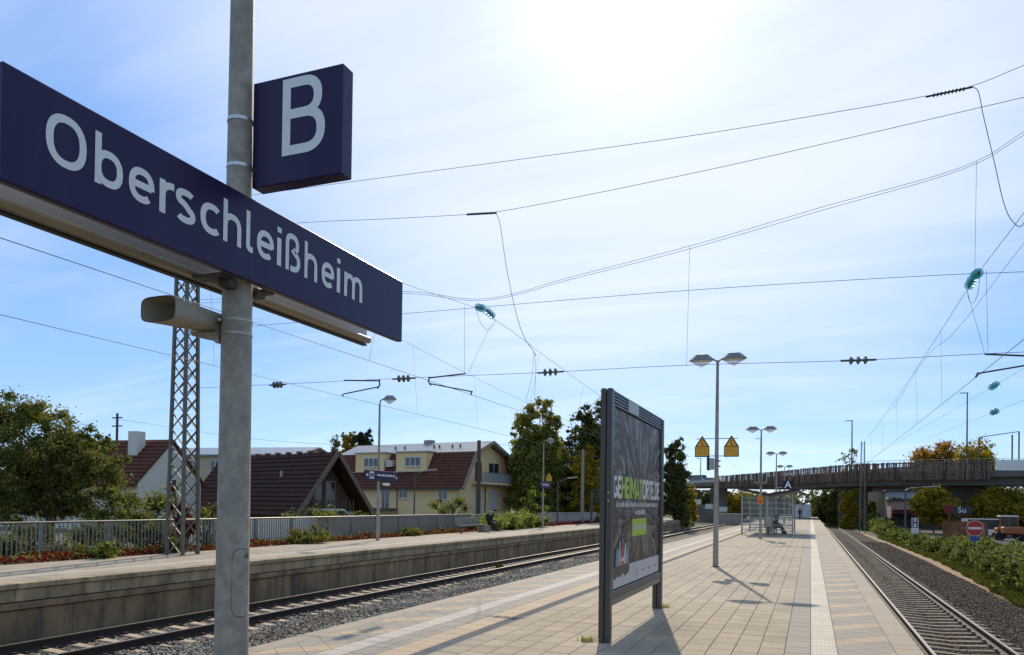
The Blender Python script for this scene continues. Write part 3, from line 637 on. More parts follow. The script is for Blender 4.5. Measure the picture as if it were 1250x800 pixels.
ln_ = N(q, 'ShaderNodeVectorMath', operation='LENGTH'); c3 = N(q, 'ShaderNodeCombineXYZ'); q.links.new(ay.outputs[0], c3.inputs[0]); q.links.new(az.outputs[0], c3.inputs[1]); q.links.new(c3.outputs[0], ln_.inputs[0]); q.links.new(ln_.outputs['Value'], cb.inputs[1])
nz = N(q, 'ShaderNodeTexNoise', i_Scale=1.7, i_Detail=12., i_Roughness=.72, i_Distortion=1.3); q.links.new(cb.outputs[0], nz.inputs['Vector'])
cr = N(q, 'ShaderNodeValToRGB'); e = cr.color_ramp.elements; e[0].position = .36; e[0].color = (.03, .02, .012, 1); e[1].position = .70; e[1].color = (.85, .74, .56, 1)
for p_, c_ in ((.45, (.065, .043, .026, 1)), (.53, (.16, .105, .068, 1)), (.61, (.36, .29, .22, 1))): x_ = e.new(p_); x_.color = c_
q.links.new(nz.outputs['Fac'], cr.inputs[0])
n2 = N(q, 'ShaderNodeTexNoise', i_Scale=2.2, i_Detail=4.); q.links.new(gg.outputs['Position'], n2.inputs['Vector'])
m2 = N(q, 'ShaderNodeMapRange', i_1=.55, i_2=.75, i_3=0., i_4=.45); q.links.new(n2.outputs['Fac'], m2.inputs[0])
mx2 = N(q, 'ShaderNodeMix', data_type='RGBA'); mx2.inputs[7].default_value = (.26, .10, .05, 1); q.links.new(m2.outputs[0], mx2.inputs[0]); q.links.new(cr.outputs[0], mx2.inputs[6]); q.links.new(mx2.outputs[2], pb.inputs['Base Color'])
pb.inputs['Roughness'].default_value = .45; pb.inputs['Specular IOR Level'].default_value = .15
PA, PB_ = PYA+.06, PYB-.06
poster = MB().bb((BXF-.045, PA-.005, PZA+.005), (BXF-.035, PB_+.005, PZB-.005)).build('poster', pm_, t)
XF = BXF-.035
lime = mat('print_lime', (.42, .60, .02), .4, 0, .04); pwh = mat('print_white', (.75, .75, .74), .4, 0, .03); pgr = mat('print_grey', (.30, .31, .33), .4, 0, .1)
strip_m = mat('print_pale', (.52, .53, .58), .4, 0, .04); pred = mat('print_red', (.50, .05, .03), .4, 0, .2, 8.); pbl = mat('print_blue', (.16, .24, .34), .4, 0, .5, 9.); pbr = mat('print_brown', (.09, .06, .05), .5, 0, .4, 12.)
F3 = lambda yc, zc, sy=1., sz_=1.: (lambda u, v, h: (XF+h, yc+u*sy, zc+v*sz_))
x0 = 9.97
for s_, m, wd in (('GE', pwh, .50), ('HEIMAT', lime, 1.42), ('ORTE.DE', pwh, 1.44)):
    tot = sum(GL['O' if c == 'O' else c][0] for c in s_)
    for c in s_:
        w_ = GL[c][0]/tot*wd; glyph(c, lambda u, v, h: (XF+h, x0+u/GL[c][0]*w_, 1.895+v*.31), .002, .2).build('print', m, poster); x0 += w_
def blurline(y0, y1, z, h, m, seed, hh=.002):     # small print too fine to read in the photograph
    g = random.Random(seed); b = MB(); y = y0
    while y < y1:
        w = g.uniform(.012, .03); k = h*g.choice((.7, .7, .75, 1))
        if g.random() < .14: y += .03
        b.poly([(XF+hh, y, z), (XF+hh, y+w, z), (XF+hh, y+w, z+k), (XF+hh, y, z+k)]); y += w+.012
    b.build('small_print', m, poster, kind='stuff')
blurline(10.15, 13.1, 1.775, .085, pwh, 1); blurline(11.35, 12.1, 1.66, .085, pwh, 2)
def flat(poly, m, h=.002): MB().poly([(XF+h, p[0], p[1]) for p in poly]).build('print', m, poster)
flat([(11.18, 1.34), (12.22, 1.34), (12.22, 1.60), (11.18, 1.60)], lime); blurline(11.24, 12.16, 1.435, .08, pwh, 3, .004)
flat([(PA, PZA+.01), (PB_, PZA+.01), (PB_, .95), (PA, .95)], strip_m)
for yc, w, h in ((11.55, .05, .12), (12.0, .13, .05), (12.45, .17, .045), (12.95, .17, .06)):
    blurline(yc-w/2, yc+w/2, .80-h/2, h, pgr, int(yc*10), .004)
flat([(11.40+.09*math.cos(R(a)), .80+.085*math.sin(R(a))) for a in range(95, 265, 12)]+[(11.40+.075*math.cos(R(a)), .80+.07*math.sin(R(a))) for a in range(265, 95, -12)], pgr, .004)
gr = random.Random(4)
flat([(10.05+.95*k/15, .93+.05*gr.random()+.02) for k in range(16)]+[(11.0-.95*k/15, .80+.07*gr.random()-.02*(k % 3)) for k in range(16)], pbr, .005)
for (a, b_, z0_, z1_, m) in ((10.14, 10.36, .96, 1.22, pbl), (10.34, 10.46, .97, 1.30, strip_m), (10.44, 10.66, .95, 1.28, pred), (10.50, 10.60, 1.12, 1.34, pbl), (10.64, 10.80, .97, 1.26, strip_m), (10.78, 10.96, .96, 1.20, pbl)):
    flat([(a, z0_), (b_, z0_), (b_-.02, z0_+.2), ((a+b_)/2+.03, z1_), ((a+b_)/2-.03, z1_), (a+.02, z0_+.18)], m, .006+.001*(m is pred)+.0005*(a*10 % 3))
flat([(10.47, 1.02), (10.63, 1.02), (10.60, 1.07), (10.5, 1.07)], pwh, .0095)
# weeds at the feet of the posts
for (x, y, n, lb) in ((-2.72, 9.78, 90, 'small dry weed tuft at the foot of the near billboard post'), (-2.40, 13.62, 70, 'small green weed tuft at the foot of the far billboard post')):
    g = np.random.default_rng(n); c = np.stack([x+.06*g.normal(size=n), y+.06*g.normal(size=n), 0*g.random(n)+.001], 1)
    leafobj('weed_tuft', blades(c, .05, .006, n), leafmat('weed', [(.09, .11, .03), (.19, .19, .05), (.3, .25, .11)], .3), None, label=lb, cat='weed', kind='stuff')
# ================================================================== PLATFORM FURNITURE
glassc = glassmat('lamp_glass', (.85, .86, .84), .5, .2)
lampm = mat('lamp_shell', (.23, .235, .235), .5, .1, .12, 9.)
lampo = mat('lamp_reflector', (.55, .45, .25), .3, .5, .2, 9.)
def lamphead(b_parent, cx, cy, cz, dx, w=.40, r=.26):
    """faceted shell on an arm: dx = +-1 direction along X; returns parts"""
    L = w
    rg = lambda k, z: [(cx+dx*(L*k*math.cos(R(a))), cy+r*k*math.sin(R(a)), cz+z) for a in (0, 50, 130, 180, 230, 310)]
    MB().loft([rg(1., .0), rg(.98, .03), rg(.52, .18), rg(.1, .20)]).build('lamp_shell', lampm, b_parent)
    MB().loft([rg(.8, -.002), rg(.75, -.012)]).build('reflector', lampo, b_parent)
    MB().loft([rg(.93, -.004), rg(.08, -.19)]).build('lamp_glass', glassc, b_parent)
def double_lamp(x, y, label):
    t = thing('platform_lamp', (x, y, 0), label, 'lamp', 'double lamps along the island platform')
    b = MB(); b.loft([ring(x, y, z, r, 14) for z, r in ((0, .084), (1.0, .078), (1.02, .074), (3.2, .060), (6.18, .040))]); b.build('pole', galv, t, 1)
    MB().loft([ring(x, y, 0.001, .13, 12), ring(x, y, .02, .13, 12)]).build('base_plate', galvd, t)
    for s in (-1, 1):
        b = MB(); b.tube([(x, y, 6.12), (x+s*.12, y, 6.22), (x+s*.22, y, 6.235)], .024, 8); b.build('arm', lampm, t, 1)
        lamphead(t, x+s*.47, y, 6.19, s, .38, .25)
    return t
LX = -2.63
l1 = double_lamp(LX, 23.53, 'nearest double lamp post, with the two yellow warning signs')
for y, lb in ((45.4, 'double lamp post in front of the glass shelter, with the orange box'), (66.2, 'double lamp post just behind the glass shelter'), (87.5, 'fourth double lamp post along the platform, beyond the shelter roof'), (109., 'farthest double lamp post, before the end shelter')):
    dup(l1, (LX, y, 0), None, lb)
# ---- yellow warning signs
yel = mat('sign_amber', (.88, .46, .02), .45, 0, .06, 6.); red = mat('sign_red', (.42, .02, .02), .45, 0, .08); ora = mat('validator_orange', (.75, .22, .01), .4, 0, .06)
def warn(cx, cy, z0, label, w=.43, h=.63, group='yellow warning signs'):
    t = thing('warning_sign', (cx, cy, z0), label, 'sign', group)
    body = [(-w/2, 0), (w/2, 0), (w/2, h*.49), (.012, h), (-.012, h), (-w/2, h*.49)]
    sc = lambda k, dz: [(p[0]*k, (p[1]-h*.42)*k+h*.42) for p in body]
    MB().prism(body, lambda x, z: (cx+x, cy+.012, z0+z), lambda x, z: (cx+x, cy-.006, z0+z)).build('sign_plate', black, t)
    MB().poly([(cx+p[0], cy-.0085, z0+p[1]) for p in sc(.88, 0)]).build('yellow_field', yel, t)
    tr = [(-w*.40, h*.50), (w*.40, h*.50), (0, h*.90)]
    b = MB(); L_, R_ = stroke(tr, True, .02); b._add([(cx+p.x, cy-.0105, z0+p.y) for p in L_]+[(cx+p.x, cy-.0105, z0+p.y) for p in R_], [(i, (i+1) % 3, 3+(i+1) % 3, 3+i) for i in range(3)]); b.build('triangle_border', black, t)
    b = MB(); L_, R_ = stroke([(0, h*.80), (-.02, h*.66), (.03, h*.6), (.0, h*.54)], False, .028); b._add([(cx+p.x, cy-.011, z0+p.y) for p in L_]+[(cx+p.x, cy-.011, z0+p.y) for p in R_], [(i, i+1, 5+i, 4+i) for i in range(3)]); b.build('pictogram', red, t)
    MB().bb((cx-w*.42, cy-.0095, z0+h*.475), (cx+w*.42, cy-.0087, z0+h*.495)).build('divider', black, t)
    b = MB(); g = random.Random(3)
    for k in range(4):
        x = -w*.36
        while x < w*.34: q = g.uniform(.012, .03); b.poly([(cx+x, cy-.0105, z0+h*(.40-k*.095)), (cx+x+q, cy-.0105, z0+h*(.40-k*.095)), (cx+x+q, cy-.0105, z0+h*(.40-k*.095)+.022), (cx+x, cy-.0105, z0+h*(.40-k*.095)+.022)]); x += q+.012
    b.build('small_print', mat('sign_print', (.28, .10, .01), .6), t, kind='stuff')
    return t
w1_ = warn(-3.05, 23.47, 3.28, 'yellow house-shaped warning sign on the left of the nearest lamp post')
w2_ = warn(-2.20, 23.47, 3.28, 'yellow house-shaped warning sign on the right of the nearest lamp post')
for o, s in ((w1_, -1), (w2_, 1)):
    for z in (3.30, 3.82): MB().bb((LX+s*.055, 23.49, z), (LX+s*.60, 23.51, z+.02)).build('mounting_bar', galvd, o)
# ---- small number box seen edge-on below the warning signs
t = thing('track_number_sign', (LX-.12, 23.5, 2.9), 'narrow dark blue box sign on the nearest lamp post below the warning signs', 'sign')
MB().cbox((LX-.26, 23.30, 2.88), (LX-.20, 23.62, 3.27), .006).build('sign_box', navy, t); MB().cbox((LX-.199, 23.34, 2.90), (LX-.075, 23.60, 3.24), .006).build('box_back', alu, t)
for z in (2.98, 3.14): MB().bb((LX+.06, 23.47, z), (LX+.12, 23.51, z+.04)).build('clamp_bolt', galvd, t)
# ---- ticket validator and displays on the second lamp
t = thing('ticket_validator', (LX, 45.2, 1.9), 'orange box on the second lamp post in front of the shelter', 'box')
MB().cbox((LX-.16, 45.10, 1.95), (LX+.14, 45.31, 2.45), .02).build('box', ora, t); MB().bb((LX-.08, 45.093, 2.08), (LX+.06, 45.0995, 2.14)).build('slot', black, t)
t = thing('departure_display', (LX, 45.4, 3.1), 'grey double-sided display box on the second lamp post', 'display')
for s in (-1, 1): MB().cbox((LX+s*.10, 45.1, 3.15), (LX+s*.32, 45.7, 3.72), .01).build('display_case', alu, t); MB().bb((LX+s*.13, 45.09, 3.2), (LX+s*.29, 45.098, 3.67)).build('screen', dark, t)
# ---- section sign A
t = thing('section_sign', (-1.62, 66.1, 3.0), 'small navy sign with white letter A behind the shelter roof', 'sign')
MB().cbox((-2.13, 66.05, 3.25), (-1.32, 66.13, 3.98), .006).build('sign_box', navy, t)
MB().bb((-2.58, 66.08, 3.4), (-2.135, 66.11, 3.46)).build('bracket', alu, t)
textmesh('A', .78, lambda u, v, h: (-1.72+u, 66.05-h, 3.62+v), .004, 'CENTER', .012).build('letter', white, t)
# ---- glass shelters
frame = mat('shelter_frame', (.36, .36, .35), .4, .4, .08, 6.); sgl = glassmat('shelter_glass', (.30, .36, .34), .14, .06); roofm = mat('shelter_roof', (.035, .036, .036), .5, .2, .15)
def shelter(x0, x1, y0, y1, label, H=2.62, bars=7, sgl=sgl):
    t = thing('shelter', ((x0+x1)/2, (y0+y1)/2, 0), label, 'shelter'); xm_ = (x0+x1)/2; ny = 4
    for y in (y0, y1):
        if y == y1: bars = 2
        for x, w in ((x0, .10), (x1, .10), (xm_, .15)): MB().cbox((x-w/2, y-.05, 0), (x+w/2, y+.05, H if x != xm_ else H-.12), .008).build('post', frame, t)
        for k in range(bars):
            z = .28+k*(H-.5)/(bars-1); 
            for a, b_ in ((x0+.052, xm_-.078), (xm_+.078, x1-.052)): MB().bb((a, y-.02, z), (b_, y+.02, z+.055)).build('cross_bar', frame, t)
        for a, b_ in ((x0+.06, xm_-.085), (xm_+.085, x1-.06)): MB().bb((a, y+.024, .3), (b_, y+.032, H-.2)).build('glass_pane', sgl, t)
    for k in range(1, ny):
        y = y0+(y1-y0)*k/ny; MB().cbox((xm_-.04, y-.04, 0), (xm_+.04, y+.04, H-.12), .006).build('post', frame, t)
    for k in range(ny):
        a = y0+(y1-y0)*k/ny+.06; b_ = y0+(y1-y0)*(k+1)/ny-.06; MB().bb((xm_-.006, a, .3), (xm_+.006, b_, H-.3)).build('glass_pane', sgl, t)
        for z in (.3, 1.2, 2.1): MB().bb((xm_-.02, a-.02, z), (xm_+.02, b_+.02, z+.05)).build('cross_bar', frame, t)
    for s, xe in ((-1, x0-.35), (1, x1+.40)):
        zz = H+.32 if s < 0 else H+.24
        MB().prism([(xm_, H-.10), (xe, zz), (xe, zz+.15), (xm_, H+.05)], lambda x, z: (x, y0-.5, z), lambda x, z: (x, y1+.5, z)).build('roof_wing', roofm, t)
    MB().bb((xm_-.1, y0-.52, H-.14), (xm_+.1, y1+.52, H-.105)).build('gutter', frame, t)
    return t
shelter(-4.13, -1.05, 51.6, 58.6, 'glass and grey steel shelter with V-shaped roof on the platform')
shelter(-2.6, .1, 127, 133, 'far glass shelter near the platform end under the bridge', 2.5, 3, glassmat('frosted_glass', (.7, .72, .7), .7, .3))
bm_ = mat('bench_wire', (.30, .31, .32), .45, .5, .1)
def bench(x, y0, y1, z, face, label):
    t = thing('bench', (x, (y0+y1)/2, z), label, 'bench')
    n = max(2, round((y1-y0)/.6)); w = (y1-y0)/n
    for k in range(n):
        a = y0+k*w+.03; b_ = a+w-.06
        s = MB(); 
        for j in range(6): s.beam((x-face*.05+face*j*.085, a, z+.43+.01*abs(j-3)), (x-face*.05+face*j*.085, b_, z+.43+.01*abs(j-3)), .02)
        s.build('seat', bm_, t)
        s = MB()
        for j in range(9): s.beam((x-face*.06, a+j*(b_-a)/8, z+.46), (x-face*.14, a+j*(b_-a)/8, z+.86), .016)
        s.beam((x-face*.14, a, z+.86), (x-face*.14, b_, z+.86), .025); s.build('backrest', bm_, t)
    MB().bb((x+face*.08, y0, z+.36), (x+face*.16, y1, z+.42)).build('seat_beam', galvd, t)
    for y in (y0+.3, y1-.3): MB().bb((x+face*.08, y-.04, z+.001), (x+face*.16, y+.04, z+.36)).build('leg', galvd, t)
    return t
bench(-2.35, 53.2, 57.2, 0, 1, 'grey bench inside the glass shelter'); bench(-18.15, 38.2, 41.4, ZP, 1, 'wire seat bench on the far platform next to the ivy')
t = thing('litter_bin', (-2.5, 51.2, 0), 'pale grey litter bin on a stand in front of the shelter', 'bin')
b = MB(); b.loft([ring(-2.5, 51.25, z, r, 16) for z, r in ((.55, .24), (.6, .25), (1.18, .26), (1.22, .22))]); b.build('drum', alu, t, 1); MB().bb((-2.54, 51.21, .001), (-2.46, 51.29, .545)).build('stand', galvd, t)
# ---- people (one continuous skinned body each)
def person(name, loc, rz, J, Ed, label, cols_):
    """J: name -> (x,y,z,r); Ed: edges"""
    keys = list(J); me = bpy.data.meshes.new(name); me.from_pydata([J[k][:3] for k in keys], [(keys.index(a), keys.index(b)) for a, b in Ed], [])
    o = bpy.data.objects.new('tmp', me); C.objects.link(o); md = o.modifiers.new('s', 'SKIN'); 
    for i, k in enumerate(keys): me.skin_vertices[0].data[i].radius = (J[k][3], J[k][3]*(.8 if k in ('chest', 'pelvis', 'belly') else 1)); me.skin_vertices[0].data[i].use_root = k == 'pelvis'
    su = o.modifiers.new('u', 'SUBSURF'); su.levels = 1; su.render_levels = 1
    m2 = bpy.data.meshes.new_from_object(o.evaluated_get(bpy.context.evaluated_depsgraph_get())); bpy.data.objects.remove(o)
    m2.name = name; mats_ = [mat('cloth_'+n_, c_, .85, 0, .2, 14., .2, 60.) for n_, c_ in cols_]
    for m in mats_: m2.materials.append(m)
    P_ = [Vector(J[k][:3]) for k in keys]; grp = {'head': 0, 'chin': 0, 'face': 0, 'hand': 0, 'hip': 2, 'knee': 2, 'ankle': 2, 'toe': 3, 'pelvis': 2}
    for p in m2.polygons:
        c = p.center; i = min(range(len(keys)), key=lambda i: (P_[i]-c).length_squared); k = keys[i].rstrip('LR'); p.material_index = grp.get(k, 1); p.use_smooth = True
    o = bpy.data.objects.new(name, m2); C.objects.link(o); o.location = loc; o.rotation_euler = (0, 0, rz); tag(o, label, 'person')
    hd = J['head']; b = MB(); n = 10
    rg = lambda z, r, dy=0: [(hd[0]+r*math.cos(2*math.pi*k/n), hd[1]+dy+r*1.15*math.sin(2*math.pi*k/n), hd[2]+z) for k in range(n)]
    b.loft([rg(-.03, .095, -.03), rg(.04, .108, -.015), rg(.10, .085, -.01), rg(.135, .03, -.01)]); h = b.build('hair', mat('hair', (.02, .015, .012), .7), None, 1); h.parent = o; 
    return o
def joints(sit, arms=((.22, .1), (.22, .1)), lean=0., legs=(0., 0.)):
    """faces +Y; origin at the feet"""
    J = {}; hz = .52 if sit else .95
    J['pelvis'] = (0, 0, hz, .15); J['belly'] = (0, .03+lean*.3, hz+.2, .145); J['chest'] = (0, .02+lean*.8, hz+.42, .155); J['neck'] = (0, lean, hz+.57, .065); J['chin'] = (0, lean*1.2+.03, hz+.63, .07); J['head'] = (0, lean*1.3+.03, hz+.74, .10)
    Ed = [('pelvis', 'belly'), ('belly', 'chest'), ('chest', 'neck'), ('neck', 'chin'), ('chin', 'head')]
    for s, S_ in ((-1, 'L'), (1, 'R')):
        lg = legs[s > 0]
        J['shoulder'+S_] = (s*.17, .0+lean*.85, hz+.46, .07); J['elbow'+S_] = (s*.24, arms[s > 0][1]+lean*.5, hz+.20, .05); J['wrist'+S_] = (s*.16, arms[s > 0][0]+lean*.5+.08, hz+.10 if sit else hz-.03, .036); J['hand'+S_] = (s*.13, arms[s > 0][0]+.16+lean*.5, hz+.10 if sit else hz-.11, .04)
        J['hip'+S_] = (s*.10, .06 if sit else 0, hz-.03, .105)
        if sit: J['knee'+S_] = (s*.13, .46, .5, .07); J['ankle'+S_] = (s*.12, .44+lg, .09, .048); J['toe'+S_] = (s*.13, .60+lg, .045, .045)
        else: J['knee'+S_] = (s*.1, .04+lg*.5, .5, .068); J['ankle'+S_] = (s*.1, lg, .09, .048); J['toe'+S_] = (s*.11, lg+.15, .045, .045)
        Ed += [('chest', 'shoulder'+S_), ('shoulder'+S_, 'elbow'+S_), ('elbow'+S_, 'wrist'+S_), ('wrist'+S_, 'hand'+S_), ('pelvis', 'hip'+S_), ('hip'+S_, 'knee'+S_), ('knee'+S_, 'ankle'+S_), ('ankle'+S_, 'toe'+S_)]
    return J, Ed
dk = [('skin', (.42, .25, .17)), ('black', (.015, .015, .017)), ('charcoal', (.02, .021, .026)), ('shoe', (.02, .02, .02))]
J, Ed = joints(True, ((.3, .1), (.28, .1)), .36, (.0, .12))
pp = person('person', (-17.98, 42.0, ZP), R(-70), J, Ed, 'person in black sitting hunched on the far platform bench end', dk)
b = MB(); b.cbox((-.15, -.36, .62), (.15, -.13, 1.06), .05); o = b.build('backpack', mat('backpack', (.012, .012, .013), .8, 0, .2, 20.), None); o.location = (-17.94, 42.01, ZP+.64); o.rotation_euler = (0, 0, R(-70)); tag(o, 'black backpack on the back of the hunched person', 'backpack')
MB().cbox((-18.35, 41.45, ZP+.001), (-17.85, 42.2, ZP+.42), .02).build('bench_block', conc, label='low concrete seat block under the hunched person', cat='seat')
J, Ed = joints(True, ((.2, .05), (.25, .1)), .1, (.1, .22))
person('person', (-2.3, 54.3, 0), R(-90), J, Ed, 'left seated person in dark clothes inside the glass shelter', dk)
J, Ed = joints(True, ((.3, .1), (.2, .0)), .16, (.25, .1))
person('person', (-2.25, 55.6, 0), R(-82), J, Ed, 'right seated person in dark clothes inside the glass shelter, legs stretched', [dk[0], ('black2', (.018, .016, .016)), dk[2], dk[3]])
J, Ed = joints(False, ((.1, -.05), (.12, 0)), .03, (.1, -.12))
person('person', (-1.5, 124.2, 0), R(160), J, Ed, 'person standing in front of the far shelter at the platform end', dk)
# ================================================================== FAR PLATFORM
SX, SY = -17.64, 29.06
def single_lamp(x, y, label):
    t = thing('platform_lamp', (x, y, ZP-.03), label, 'lamp', 'single lamps on the far platform')
    b = MB(); b.loft([ring(x, y, z, r, 12) for z, r in ((ZP-.03, .082), (1.2, .078), (1.22, .07), (6.1, .042))]); b.build('pole', galv, t, 1)
    b = MB(); b.tube([(x, y, 6.06), (x+.03, y, 6.24), (x+.2, y, 6.32)], .03, 8); b.build('arm', lampm, t, 1); lamphead(t, x+.50, y, 6.26, 1, .34, .25); return t
s1 = single_lamp(SX, SY, 'single lamp post on the far platform in front of the yellow house'); dup(s1, (SX, 51.2, ZP-.03), None, 'single lamp post on the far platform by the ivy, farther along')
# direction sign on the lamp
t = thing('direction_sign', (SX+.12, SY, 2.7), 'navy direction sign with white pictograms on the far platform lamp', 'sign')
a = gX(445, 580, SX+.10); c = gX(485, 580, SX+.10)
MB().cbox((SX+.08, a.y, 2.72), (SX+.13, c.y, 3.16), .006).build('sign_panel', navy, t)
for y0, y1, z0, z1, m in ((a.y+.34, a.y+.70, 2.80, 3.10, white), (a.y+.10, a.y+.22, 2.90, 3.0, white)): MB().bb((SX+.131, y0, z0), (SX+.134, y1, z1)).build('print', m, t)
for y0, y1 in ((a.y+.38, a.y+.50), (a.y+.54, a.y+.66)): MB().bb((SX+.1345, y0, 2.86), (SX+.136, y1, 3.04)).build('pictogram', navy, t)
b = MB(); g = random.Random(9); y = a.y+.95
while y < c.y-.25: w = g.uniform(.03, .06); b.bb((SX+.131, y, 2.93), (SX+.134, y+w, 2.93+.09*g.choice((.7, 1)))); y += w+.02
b.build('small_print', white, t, kind='stuff'); MB().bb((SX+.131, c.y-.17, 2.85), (SX+.134, c.y-.08, 2.94)).build('print', white, t)
t = thing('security_camera', (SX+.2, SY+.25, 2.5), 'small white security camera under the direction sign', 'camera')
MB().cbox((SX+.10, SY+.14, 2.52), (SX+.24, SY+.56, 2.64), .02).build('housing', white, t); MB().bb((SX-.02, SY+.02, 2.44), (SX+.16, SY+.22, 2.515)).build('bracket', dark, t)
# station name sign on the far lamp
t = thing('station_name_sign', (SX+.12, 51.2, 2.9), 'small navy station name sign on the farther single lamp post', 'sign')
MB().cbox((SX+.08, 50.3, 2.95), (SX+.14, 52.5, 3.38), .006).build('sign_panel', navy, t); y = 50.55
for ch in word: glyph(ch, lambda u, v, h, y=y: (SX+.142+h, y+u*.165, 3.09+v*.2)).build('letter', white, t); y += GL[ch][0]*.165
warn(SX+.45, 51.15, 3.40, 'yellow house-shaped warning sign above the far platform name sign', .46, .66)
# ---- fence
XF_ = -20.25
t = thing('fence', (XF_, 26, .05), 'grey steel picket fence along the back of the far platform', 'fence')
fm = mat('fence_grey', (.26, .25, .225), .5, .4, .12, 5.)
fy0, fy1, zt_, zb_ = 8.5, 44.5, 1.09, .17
b = MB(); b.tube([(XF_, fy0, zt_), (XF_, fy1, zt_)], .032, 10); b.build('top_rail', fm, t, 1)
MB().bb((XF_-.02, fy0, zb_-.02), (XF_+.02, fy1, zb_+.02)).build('bottom_rail', fm, t)
pk = po = None; n = 0; y = fy0+.07
while y < fy1:
    if n % 16 == 0:
        if po is None: po = MB().cbox((XF_-.045, y-.045, .05), (XF_+.045, y+.045, zt_-.033), .006).build('post', fm, t, origin=(XF_, y, .05))
        else: inst(po, (XF_, y, .05), t)
    else:
        if pk is None: pk = MB().bb((XF_-.012, y-.014, zb_+.021), (XF_+.012, y+.014, zt_-.033)).build('picket', fm, t, origin=(XF_, y, zb_+.021))
        else: inst(pk, (XF_, y, zb_+.021), t)
    y += .14; n += 1
wl = mat('garden_wall', (.36, .35, .32), .9, 0, .12, 1., .2, 40., grime=((.2, .19, .17), 1., (1, 1, .3), .5, .5))
t = thing('garden_wall', (-20.9, 70, -.1), 'low pale garden wall with coping behind the far platform', 'wall')
y = 30.
while y < 98: MB().bb((-20.85, y+.01, -.12), (-20.68, y+2.39, .98)).build('wall_panel', wl, t); y += 2.4
MB().bb((-20.9, 30, .981), (-20.63, 98.4, 1.06)).build('coping', wl, t)
# ---- creeper and shrubs in the planting bed
red_l = leafmat('creeper_red', [(.03, .012, .01), (.075, .014, .014), (.135, .02, .02), (.10, .06, .025)], .35, 1.4)
grn_l = leafmat('bed_green', [(.03, .045, .012), (.09, .11, .025), (.2, .2, .05), (.15, .04, .02)], .35, 1.4)
def bedleaf(n, y0, y1, m, nm, lb, seed, zh=.26, x=(-20.1, -18.62), size=.05):
    g = np.random.default_rng(seed); yy = g.uniform(y0, y1, n); xx = g.uniform(*x, n); hh = zh*(.55+.45*np.sin(yy*2.3+seed)*np.sin(yy*.83+1))
    c = np.stack([xx, yy, ZP-.02+hh*g.random(n)], 1); return leafobj(nm, leaves(c, np.full(n, .02), n, size, seed=seed), m, None, label=lb, cat='ground cover', kind='stuff')
bedleaf(15000, 8, 46, red_l, 'creeper', 'red autumn creeper covering the bed below the fence', 11)
bedleaf(4500, 8, 46, grn_l, 'weeds', 'green and yellow weeds growing through the red creeper', 12, .34)
def shrub(lb, p, r, h, n, m, leaf, seed, nm='shrub', group=None, cat='shrub', k=14):
    p = Vector(p); t = thing(nm, p, lb, cat, group); g = random.Random(seed); cs = []; rs = []
    for _ in range(k):
        a = g.random()*6.28; q = g.random()**.5*r; z = h*g.uniform(.2, .85)*(1-.35*q/r); cs.append((p.x+q*math.cos(a), p.y+q*math.sin(a), p.z+z)); s_ = g.uniform(.25, .4)*min(r, h); rs.append((s_, s_, s_*.85))
    b = MB()
    for c in cs: b.tube([p+Vector((g.uniform(-.1, .1)*r, g.uniform(-.1, .1)*r, -.02)), (p*.5+Vector(c)*.5)+Vector((0, 0, .06*h)), c], [.02*h, .013*h, .005*h], 5)
    b.build('stems', bark, t); leafobj('foliage', leaves(cs, rs, n, leaf, seed=seed), m, t); return t
for i, (px, py, r, h, lb) in enumerate(((152, 683, .55, .62, 'low yellow-green shrub in front of the fence left of the mast'), (408, 664, .75, .85, 'bushy green shrub with red leaves right of the big pole'), (240, 676, .3, .7, 'small flowering shrub at the foot of the lattice mast'), (368, 664, .4, .5, 'small green weed clump left of the bushy shrub'), (535, 655, .6, .5, 'low dark shrub near the wire bench'))):
    p = gz(px, py, ZP); p.x = max(min(p.x, -18.75), -19.8); shrub(lb, (p.x, p.y, ZP-.03), r, h, 1600, grn_l, .06, 30+i)
ivy = leafmat('ivy_light', [(.035, .055, .012), (.11, .14, .03), (.26, .27, .08), (.34, .32, .12)], .35, 1.2)
for i, y in enumerate((44.2, 46.2, 48.2, 50.2, 52.3)):
    shrub(('first', 'second', 'third', 'fourth', 'farthest')[i]+' bush of the pale ivy mound behind the far platform bench', (-18.95, y, ZP-.03), 1.15, (1.05, 1.2, 1.3, 1.5, 1.45)[i], 5200, ivy, .085, 50+i, 'ivy_bush', 'ivy mound bushes', k=18)
bedleaf(3500, 54.5, 100, red_l, 'creeper', 'dark red creeper strip along the pale wall beyond the ivy', 14, .3, (-20.5, -18.7), .09)
p = gz(607, 708, -.95); 
shrub('small green weed growing between the rails of the left track', (XL-.2, gX(608, 701, XL-.2).y, ZL-.2), .22, .3, 260, gl, .06, 71, 'weed_tuft', None, 'weed', 8)
